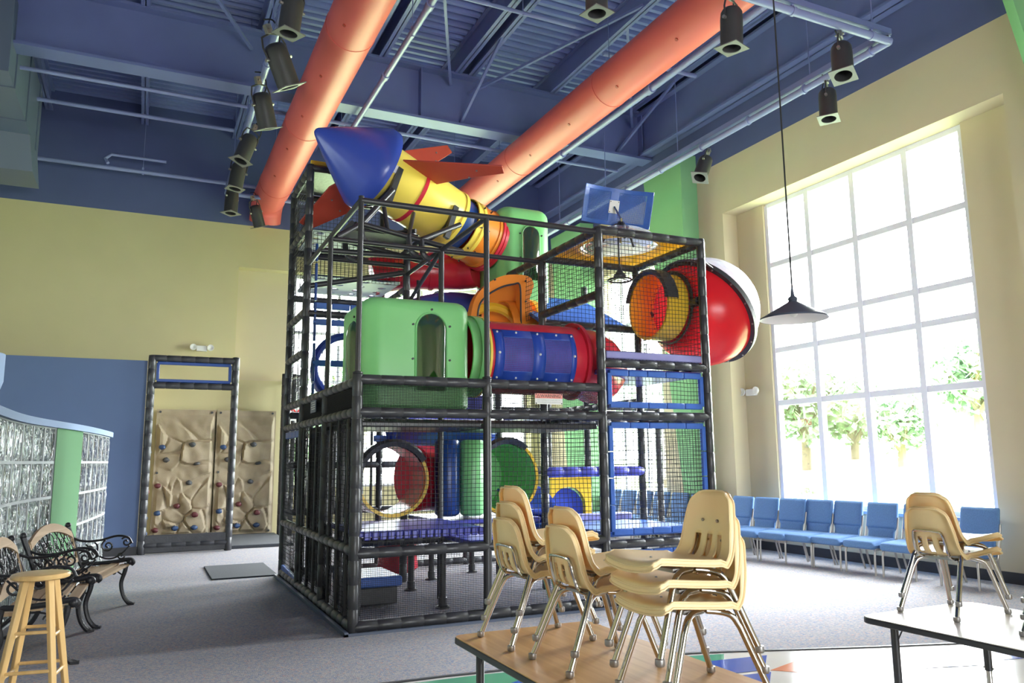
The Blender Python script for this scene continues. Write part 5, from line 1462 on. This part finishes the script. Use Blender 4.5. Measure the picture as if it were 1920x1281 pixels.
def onT(x, z, off=0):
    a = math.asin(max(-1, min(1, (z - tz) / tr))); return V((x, ty - (tr + off) * math.cos(a), tz + (tr + off) * math.sin(a)))
b = MB()
def sheet(b, x0, x1, z0, z1, off, nx=2, nz=10):
    b.grid(lambda u, v: onT(x0 + (x1 - x0) * u, z0 + (z1 - z0) * v, off), nx, nz)
wx = [(3.20, 3.52), (3.66, 3.96)]; wz = (2.33, 2.66); px0, px1, pz0, pz1 = 3.10, 4.02, 2.24, 2.74
for (a, c, d, e) in ((px0, wx[0][0], pz0, pz1), (wx[0][1], wx[1][0], pz0, pz1), (wx[1][1], px1, pz0, pz1), (wx[0][0], wx[0][1], pz0, wz[0]), (wx[0][0], wx[0][1], wz[1], pz1), (wx[1][0], wx[1][1], pz0, wz[0]), (wx[1][0], wx[1][1], wz[1], pz1)):
    sheet(b, a, c, d, e, .012)
pn = b.build('window_panel', M_panelb, t, label='blue window panel with two mesh openings', merge=True)
md = pn.modifiers.new('thick', 'SOLIDIFY'); md.thickness = .01
M_purple = mat('purple_mesh', (.17, .05, .33), .35, noise_s=6, noise_a=.25)
for k, (a, c) in enumerate(wx):
    b = MB(); sheet(b, a, c, wz[0], wz[1], .004); b.build('purple_backing', M_purple, pn, recalc=False)
    b = MB()
    for i in range(19): b.tube([onT(a + (c - a) * i / 18, wz[0] + (wz[1] - wz[0]) * j / 6, .012) for j in range(7)], .0025, 4)
    for j in range(20): b.tube([onT(a, wz[0] + (wz[1] - wz[0]) * j / 19, .012), onT(c, wz[0] + (wz[1] - wz[0]) * j / 19, .012)], .0025, 4)
    b.build('window_mesh', M_bluepad, pn, recalc=False)
for x in (3.14, 3.35, 3.59, 3.81, 3.99):
    for z in (2.27, 2.71):
        b = MB(); b.sphere(onT(x, z, .016), .012, 8, 6); b.build('bolt', M_white, pn)
for x in (3.14, 3.59, 3.99):
    b = MB(); b.sphere(onT(x, 2.50, .016), .014, 8, 6); b.build('bolt', M_white, pn)
for x in (3.09, 4.13):
    for z in (2.80, 2.2): b = MB(); b.sphere(onT(x, z, .03), .014, 8, 6); b.build('bolt', M_blackm, t)

# orange half-moon cab behind the red tube
t = thing('orange_cab', 'orange half moon cab with a windscreen opening behind the red crawl tube', 'play pod', (3.9, 8.6, 3.0))
top = smooth_path([(3.44, 0, 2.75), (3.47, 0, 3.05), (3.53, 0, 3.36), (3.68, 0, 3.56), (3.88, 0, 3.69), (4.10, 0, 3.735), (4.28, 0, 3.72), (4.335, 0, 3.63), (4.30, 0, 3.50), (4.27, 0, 3.40), (4.315, 0, 3.28), (4.27, 0, 3.16), (4.27, 0, 2.95), (4.27, 0, 2.75)], 5)
b = MB(); b.prism([(p.x, p.z) for p in top], lambda u, v: (u, 8.55, v), (0, .13, 0)); pnl = b.build('cab_front', M_porg, t)
inn = smooth_path([(3.56, 0, 2.85), (3.58, 0, 3.25), (3.68, 0, 3.42), (3.88, 0, 3.55), (4.05, 0, 3.605), (4.14, 0, 3.60), (4.15, 0, 3.3), (4.15, 0, 2.85)], 5)
b = MB(); b.prism([(p.x, p.z) for p in inn], lambda u, v: (u, 8.3, v), (0, .6, 0)); c = b.build('c', M_porg); cut(pnl, c)
b = MB(); b.tube([(p.x, 8.545, p.z) for p in inn], .012, 6); b.build('windscreen_seal', M_black, t)
b = MB()
b.grid(lambda u, v: (3.86 + .40 * u, 8.69 + .42 * math.sin(PI * .5 * (1 - u)), 2.8 + .86 * v), 12, 4); b.build('cab_back', M_porg, t, label='curved orange inside wall')
b = MB(); hollow(b, (4.05, 8.95, 3.05), (4.42, 8.95, 3.05), .42); b.build('cab_tunnel', M_porg, t)
b = MB(); flange(b, (4.43, 8.95, 3.05), (1, 0, 0), .40, .08, .06); b.build('yellow_ring', M_pyel, t)
for p in ((3.60, 3.50), (3.80, 3.64), (4.22, 3.66), (4.22, 3.40), (4.20, 3.1)):
    b = MB(); b.cyl((p[0], 8.55, p[1]), (p[0], 8.535, p[1]), .013, n=8); b.build('bolt', M_blackm, t)
b = MB(); b.tube(arc((3.88, 8.80, 2.95), .40, 0, 2 * PI * 31 / 32, 31, (1, 0, 0), (0, 0, 1)), .06, 8, closed=True); b.build('yellow_ring', M_pyel, t)

# slides behind
t = thing('tube_slide', 'dark red slide tube sweeping left below the tail of the rocket', 'slide', (3.3, 9.9, 3.4))
b = MB(); b.tube(smooth_path([(4.09, 9.72, 4.06), (3.9, 9.95, 4.06), (3.5, 10.10, 4.06), (3.05, 10.14, 4.02), (2.7, 10.2, 3.94)], 6), .26, 28); b.build('slide_tube', M_pred, t)
b = MB(); flange(b, (3.5, 10.10, 4.06), (1, -.2, 0), .25, .06, .03); b.build('joint_flange', M_pred, t)
t = thing('tube_slide', 'wide blue slide tube behind the orange cab', 'slide', (3.4, 9.9, 2.6))
b = MB(); b.tube(smooth_path([(4.06, 9.92, 3.40), (3.7, 9.95, 3.40), (3.3, 9.98, 3.28), (3.06, 10.02, 2.98), (3.0, 10.1, 2.6), (3.02, 10.2, 2.2)], 6), .35, 28); b.build('slide_tube', M_pblue, t)
b = MB(); flange(b, (3.6, 9.96, 3.38), (1, 0, .12), .35, .06, .03); b.build('joint_flange', M_pblue, t)
t = thing('tunnel_ring', 'blue tunnel mouth left of the large green pod, inside the frame', 'play tube', (2.2, 9.5, 2.55))
b = MB(); hollow(b, (2.20, 9.44, 2.58), (2.25, 9.90, 2.57), .40, .05); b.build('tunnel_shell', M_pblue, t)
b = MB(); b.tube(arc((2.20, 9.44, 2.58), .39, 0, 2 * PI * 39 / 40, 39, (1, 0, 0), (0, 0, 1)), .045, 8, closed=True); b.build('tunnel_lip', M_pblue, t)
for k in range(5):
    a = k * 1.1 + .4; b = MB(); b.sphere((2.20 + .34 * math.cos(a), 9.46, 2.58 + .34 * math.sin(a)), .012, 6, 5); b.build('bolt', M_white, t)

# lower U shaped crawl tunnel: red end on the left, green end on the right
t = thing('crawl_tunnel', 'dark red tunnel mouth low in the left front bay with a yellow lip', 'play tube', (2.43, 8.2, 1.25))
b = MB(); hollow(b, (2.43, 8.16, 1.25), (2.43, 8.78, 1.25), .385, .02); b.build('tunnel_shell', M_pred, t)
b = MB(); flange(b, (2.43, 8.17, 1.25), (0, 1, 0), .36, .06, .035); b.build('yellow_lip', M_pyel, t)
b = MB(); b.lathe([(-.03, .35), (-.05, .40), (0, .43), (.05, .40), (.03, .35)], (2.43, 8.14, 1.25), (0, 1, 0), 20, a0=.1, a1=2.6); b.build('mouth_pad', M_black, t)
b = MB(); b.tube(smooth_path([(2.80, 8.62, 1.25), (2.92, 8.66, 1.25), (3.05, 8.68, 1.25)], 3), .37, 24); b.build('red_elbow', M_pred, t)
t = thing('crawl_tunnel', 'green tunnel mouth behind the leftmost chair stack, with a yellow lip', 'play tube', (3.82, 8.3, 1.25))
b = MB(); hollow(b, (3.80, 8.26, 1.25), (3.70, 9.1, 1.25), .41, .02); b.build('tunnel_shell', M_pgreen, t)
b = MB(); b.lathe([(0, .40), (.01, 0)], (3.71, 9.05, 1.25), (0, 1, 0), 30); b.build('tunnel_back', M_pgreen, t)
b = MB(); flange(b, (3.80, 8.26, 1.25), (-.12, 1, 0), .39, .07, .035); b.build('yellow_lip', M_pyel, t)
b = MB(); b.lathe([(-.03, .38), (-.05, .43), (0, .46), (.05, .43), (.03, .38)], (3.80, 8.23, 1.25), (-.12, 1, 0), 20, a0=.0, a1=2.2); b.build('mouth_pad', M_black, t)
b = MB(); b.tube([(3.05, 8.68, 1.25), (3.35, 8.68, 1.25), (3.6, 8.66, 1.25)], .375, 28); b.build('green_elbow', M_pgreen, t)
t = thing('punching_roll', 'upright green padded roll beside the front middle post', 'play pad', (3.12, 8.0, .85))
b = MB(); b.lathe([(0, .10), (.02, .13), (.04, .14), (.80, .14), (.83, .12), (.84, 0)], (3.36, 8.22, .84), (0, 0, 1), 20); b.build('roll', M_pgreen, t)
t = thing('punching_roll', 'upright navy padded roll left of the green roll', 'play pad', (2.93, 8.2, .85))
b = MB(); b.lathe([(0, .10), (.02, .13), (.04, .14), (.80, .14), (.83, .12), (.84, 0)], (3.08, 8.26, .84), (0, 0, 1), 20); b.build('roll', M_nblue, t)
t = thing('slide_chute', 'blue slide chute crossing above the lower tunnels', 'slide', (3.2, 9.0, 1.75))
b = MB(); b.grid(lambda u, v: (2.70 + 1.25 * u, 8.85 + .62 * v, 1.83 - .05 * u - .20 * math.sin(PI * v)), 8, 10); ch = b.build('chute', M_pblue, t)
md = ch.modifiers.new('thick', 'SOLIDIFY'); md.thickness = .03
b = MB(); b.box(3.0, 4.15, 9.55, 9.6, 1.90, 2.30); tag(b.build('padded_board', M_deck, base=(3.57, 9.57, 1.9), bevel=.012), 'purple padded board behind the warning sign, inside the frame', 'play pad')
# yellow arch with a blue slide mouth, lower right
t = thing('slide_arch', 'yellow arched panel with a blue slide mouth in the lower middle bay', 'slide', (5.0, 8.9, .66))
b = MB(); b.box(4.70, 5.30, 8.88, 8.95, .66, 1.235); ar = b.build('arch_panel', M_pyel, t)
b = MB(); b.prism(arch_poly(.50, .5, 1.10), lambda u, v: (4.96 + u, 8.7, v), (0, .5, 0)); c = b.build('c', M_pyel); cut(ar, c)
b = MB(); b.tube([(4.96, 8.96, .82), (4.96, 9.5, .80), (4.9, 9.9, .7)], .262, 28, caps=True); b.build('slide_mouth', M_pblue, t)
t = thing('slide_chute', 'blue slide run-out on the lower deck beside the green tunnel', 'slide', (4.5, 8.8, .7))
b = MB(); b.grid(lambda u, v: (4.05 + .60 * u, 8.45 + .8 * v, 1.12 - .35 * (1 - v) ** 2 - .16 * math.sin(PI * u)), 12, 10); ch = b.build('chute', M_pblue, t)
md = ch.modifiers.new('thick', 'SOLIDIFY'); md.thickness = .03
b = MB(); b.box(4.05, 4.66, 8.42, 9.2, .80, .86); b.build('chute_base', M_pblue, t, bevel=.02)
t = thing('red_ride', 'red play seat on the floor glimpsed between the lower tunnels', 'play fitting', (2.95, 9.8, .3))
b = MB(); b.lathe([(0, .2), (.05, .26), (.3, .24), (.62, .16), (.66, 0)], (3.02, 9.9, .05), (0, 0, 1), 20); b.build('seat_body', M_pred, t)

# rocket
def rocket():
    d = V((.905, .265, -.333)).normalized(); tip = V((1.602, 8.673, 5.231))
    t = thing('toy_rocket', 'blue nosed yellow toy rocket lying on top of the play frame', 'rocket', tuple(tip))
    b = MB(); L = .75; R = .535
    prof = [(-.012, 0), (-.006, .025), (.012, .048), (.045, .072)]
    for i in range(1, 9):
        f = i / 8; prof.append((.045 + (L - .045) * f, .072 + (R - .072) * (f ** .93)))
    prof += [(L + .05, R + .008), (L + .10, R + .004), (L + .11, R - .03)]
    b.lathe(prof, tip, d, 64, capb=False); b.lathe([(L + .11, R - .03), (L + .09, .30)], tip, d, 64, capa=False, capb=False); b.build('nose_cone', M_pblue, t)
    r = .395
    up = V((0, 0, 1)); u = (up - d * up.dot(d)).normalized(); w = d.cross(u)      # u up, w towards the front of the hall
    def sec(name, a, c, m, ra=r, rb=r, lip=True, label=None, o=tip, dd=d):
        b = MB(); pf = [(a, ra)] + ([(a + .004, ra + .012), (a + .04, ra + .012), (a + .045, ra)] if lip else []) + [(c - .05, rb)] + ([(c - .045, rb + .012), (c, rb + .012)] if lip else []) + [(c, rb - .02)]
        b.lathe(pf, o, dd, 48, capa=False, capb=False); return b.build(name, m, t, label=label)
    sec('front_body', L + .06, 2.06, M_ryel, lip=False)
    b = MB(); b.lathe([(2.0, r), (2.0, r + .012), (2.05, r + .012), (2.05, r)], tip, d, 48, capa=False, capb=False); b.build('end_lip', M_ryel, t)
    b = MB(); b.lathe([(1.345, r + .001), (1.345, r + .009), (1.395, r + .009), (1.395, r + .001)], tip, d, 48, capa=False, capb=False); b.build('red_band', M_pred, t)
    sec('blue_sleeve', 2.06, 2.24, M_nblue, r - .04, r - .03, False, 'navy blue sleeve')
    o2 = tip + d * 2.22; d2 = V((.93, .28, -.24)).normalized()
    sec('yellow_collar', 0, .14, M_ryel, o=o2, dd=d2); sec('orange_section', .14, .42, M_porg, o=o2, dd=d2); sec('red_tail_ring', .42, .52, M_pred, r + .015, r + .015, o=o2, dd=d2)
    for s_ in (.08, .20):
        for k in range(8):
            a = 2 * PI * k / 8 + .2; n = u * math.cos(a) + w * math.sin(a); p = o2 + d2 * s_ + n * r
            b = MB(); b.cyl(p, p + n * .035, .010, n=6); b.build('bolt', M_blackm, t)
    wing = [(-.03, .94), (.82, 1.83), (.75, 1.93), (.443, 1.738), (-.03, 1.49)]
    for deg, pl in ((75, wing), (-15, wing), (240, [(-.03, .62), (.15, .56), (.83, .58), (.84, .75), (.37, .95), (-.03, 1.15)])):
        sa = math.radians(deg); n = (u * math.cos(sa) + w * math.sin(sa)).normalized(); side = d.cross(n).normalized() * .012
        pts = [tip + d * s_ + n * (r + h) for h, s_ in pl]; k = len(pts)
        b = MB(); b.add([p - side for p in pts] + [p + side for p in pts], [list(range(k)), list(range(2 * k - 1, k - 1, -1))] + [[i, (i + 1) % k, k + (i + 1) % k, k + i] for i in range(k)])
        fn_ = b.build('fin', M_fin, t, bevel=.006)
        c = sum(pts, V((0, 0, 0))) / k
        for q in (c + d * .1, c + (pts[1] - c) * .35):
            b = MB(); b.cyl(q - side * 1.8, q + side * 1.8, .012, n=8); b.build('bolt', M_glide, fn_)
    for k in range(4):
        n = u * math.cos(.35) + w * math.sin(.35); p = tip + d * (L + .18 + k * .065) + n * (r + .002)
        q = d.cross(n); b = MB(); b.bar(p - q * .035, p + q * .035, .014, .01, n); b.build('vent_slot', M_black, t)
    p = tip + d * (L + .16) + (u * math.cos(1.75) + w * math.sin(1.75)) * (r + .006); n = (u * math.cos(1.75) + w * math.sin(1.75))
    b = MB(); b.obox(p, d * .045, d.cross(n) * .05, n * .006); b.build('label_plate', M_white, t)
    for s_ in (L + .22, 1.85):
        c = tip + d * s_
        b = MB(); b.tube([c + (u * math.cos(a) + w * math.sin(a)) * (r + .018) for a in [PI * (.60 + .8 * i / 14) for i in range(15)]], .022, 6); b.build('cradle_strap', M_blackm, t)
        n = u * math.cos(PI * .60) + w * math.sin(PI * .60); p = c + n * (r + .02)
        b = MB(); b.bar(p + u * .10, p - u * .36, .07, .05, n); b.build('cradle_arm', M_black, t)
rocket()
t = thing('rocket_cradle', 'black tube cradle under the front of the rocket', 'frame', (2.4, 8.6, 3.9))
for p, q in (((2.05, 8.25, 4.05), (2.05, 9.0, 4.05)), ((2.05, 8.25, 4.05), (3.25, 8.25, 3.86)), ((2.05, 9.0, 4.05), (3.25, 9.0, 3.86)), ((2.75, 8.25, 3.95), (2.75, 9.0, 3.95)), ((2.05, 8.25, 4.05), (1.75, 8.12, 3.83)), ((3.25, 8.25, 3.86), (2.94, 8.12, 3.83)), ((2.05, 8.25, 4.05), (2.45, 8.40, 4.55)), ((2.05, 9.0, 4.05), (2.42, 8.95, 4.5)), ((2.75, 8.25, 3.95), (3.3, 8.45, 4.25)), ((1.69, 8.6, 3.80), (2.94, 8.6, 3.84))):
    b = MB(); b.cyl(p, q, .032, n=10); b.build('tube', M_blackm, t)
b = MB(); b.box(1.95, 2.75, 8.35, 8.95, 4.0, 4.04); b.build('cradle_pan', M_blackm, t, bevel=.01)
for p, q in (((2.0, 8.3, 4.06), (2.7, 8.95, 4.06)), ((2.0, 8.95, 4.06), (2.7, 8.3, 4.06)), ((2.35, 8.25, 4.02), (2.35, 8.45, 4.42)), ((2.6, 8.25, 3.98), (2.75, 8.55, 4.35)), ((1.95, 8.25, 4.05), (1.95, 8.95, 4.05))):
    b = MB(); b.cyl(p, q, .026, n=10); b.build('tube', M_blackm, t)
for x, y, z in ((2.05, 8.25, 4.05), (2.05, 9.0, 4.05), (2.75, 8.25, 3.95), (2.6, 8.25, 3.98)):
    b = MB(); b.tube(smooth_path([(x, y, z), (x, y - .02, z - .10), (x + .03, y - .02, z - .19), (x + .1, y, z - .22)], 3), .035, 8); b.build('hook', M_black, t)

M_bowl = mat('translucent_red_plastic', (0.55, 0.02, 0.035), 0.25)
add_translucent(M_bowl, (1.0, 0.12, 0.14), 0.38)
# bubble: red bowl, clear dome, black flange, yellow tunnel mouth
def bubble():
    c = V((6.09, 7.45, 3.21)); R = .66; n = V((.80, .08, .595)).normalized()
    t = thing('bubble_pod', 'red and clear bubble ball bulging out of the right side of the play frame', 'play pod', tuple(c))
    N = 16
    b = MB(); b.lathe([(-R * math.cos(PI / 2 * i / N), R * math.sin(PI / 2 * i / N)) for i in range(N + 1)], c, n, 56, capb=False)
    b.lathe([(-(R - .02) * math.cos(PI / 2 * i / N), (R - .02) * math.sin(PI / 2 * i / N)) for i in range(N + 1)], c, n, 56, capb=False)
    sh = b.build('red_bowl', M_bowl, t)
    k = MB(); k.cyl((4.9, 7.45, 3.22), (5.95, 7.45, 3.22), .385, n=40); ck = k.build('c', M_pred); cut(sh, ck)
    b = MB(); b.lathe([((R + .005) * math.sin(PI / 2 * i / N), (R + .005) * math.cos(PI / 2 * i / N)) for i in range(N + 1)], c, n, 56, capa=False); b.build('clear_dome', M_dome2, t)
    b = MB(); b.lathe([(-.03, R - .01), (-.03, R + .055), (.03, R + .055), (.03, R - .01)], c, n, 64, capa=False, capb=False); b.build('black_flange', M_black, t)
    x = n.cross(V((0, 0, 1))).normalized(); y = n.cross(x)
    for i in range(16):
        a = 2 * PI * i / 16; p = c + (x * math.cos(a) + y * math.sin(a)) * (R + .035)
        b = MB(); b.cyl(p - n * .045, p + n * .045, .010, n=6); b.build('bolt', M_glide, t)
    b = MB(); hollow(b, (5.28, 7.45, 3.22), (5.62, 7.45, 3.22), .40, .03); b.build('tunnel_mouth', M_pyel, t, label='yellow ring tunnel mouth')
    b = MB(); flange(b, (5.60, 7.45, 3.22), (1, 0, 0), .39, .05, .05); b.build('mouth_flange', M_black, t)
    b = MB(); b.lathe([(-.02, .37), (-.05, .405), (-.03, .435), (.12, .435), (.12, .405)], (5.28, 7.45, 3.22), (1, 0, 0), 26, a0=PI * .08, a1=PI * .98); b.build('mouth_pad', M_black, t)
    b = MB(); b.cyl((5.57, 6.87, 3.70), (6.30, 7.05, 3.44), .016, n=8); b.build('stay_rod', M_blackm, t)
    for q, p in (((5.57, 6.87, 3.2), (5.62, 7.08, 3.2)), ((5.57, 7.82, 3.2), (5.62, 8.05, 3.2))):
        b = MB(); b.cyl(q, p, .05, n=10); b.build('mount_arm', M_black, t)
bubble()
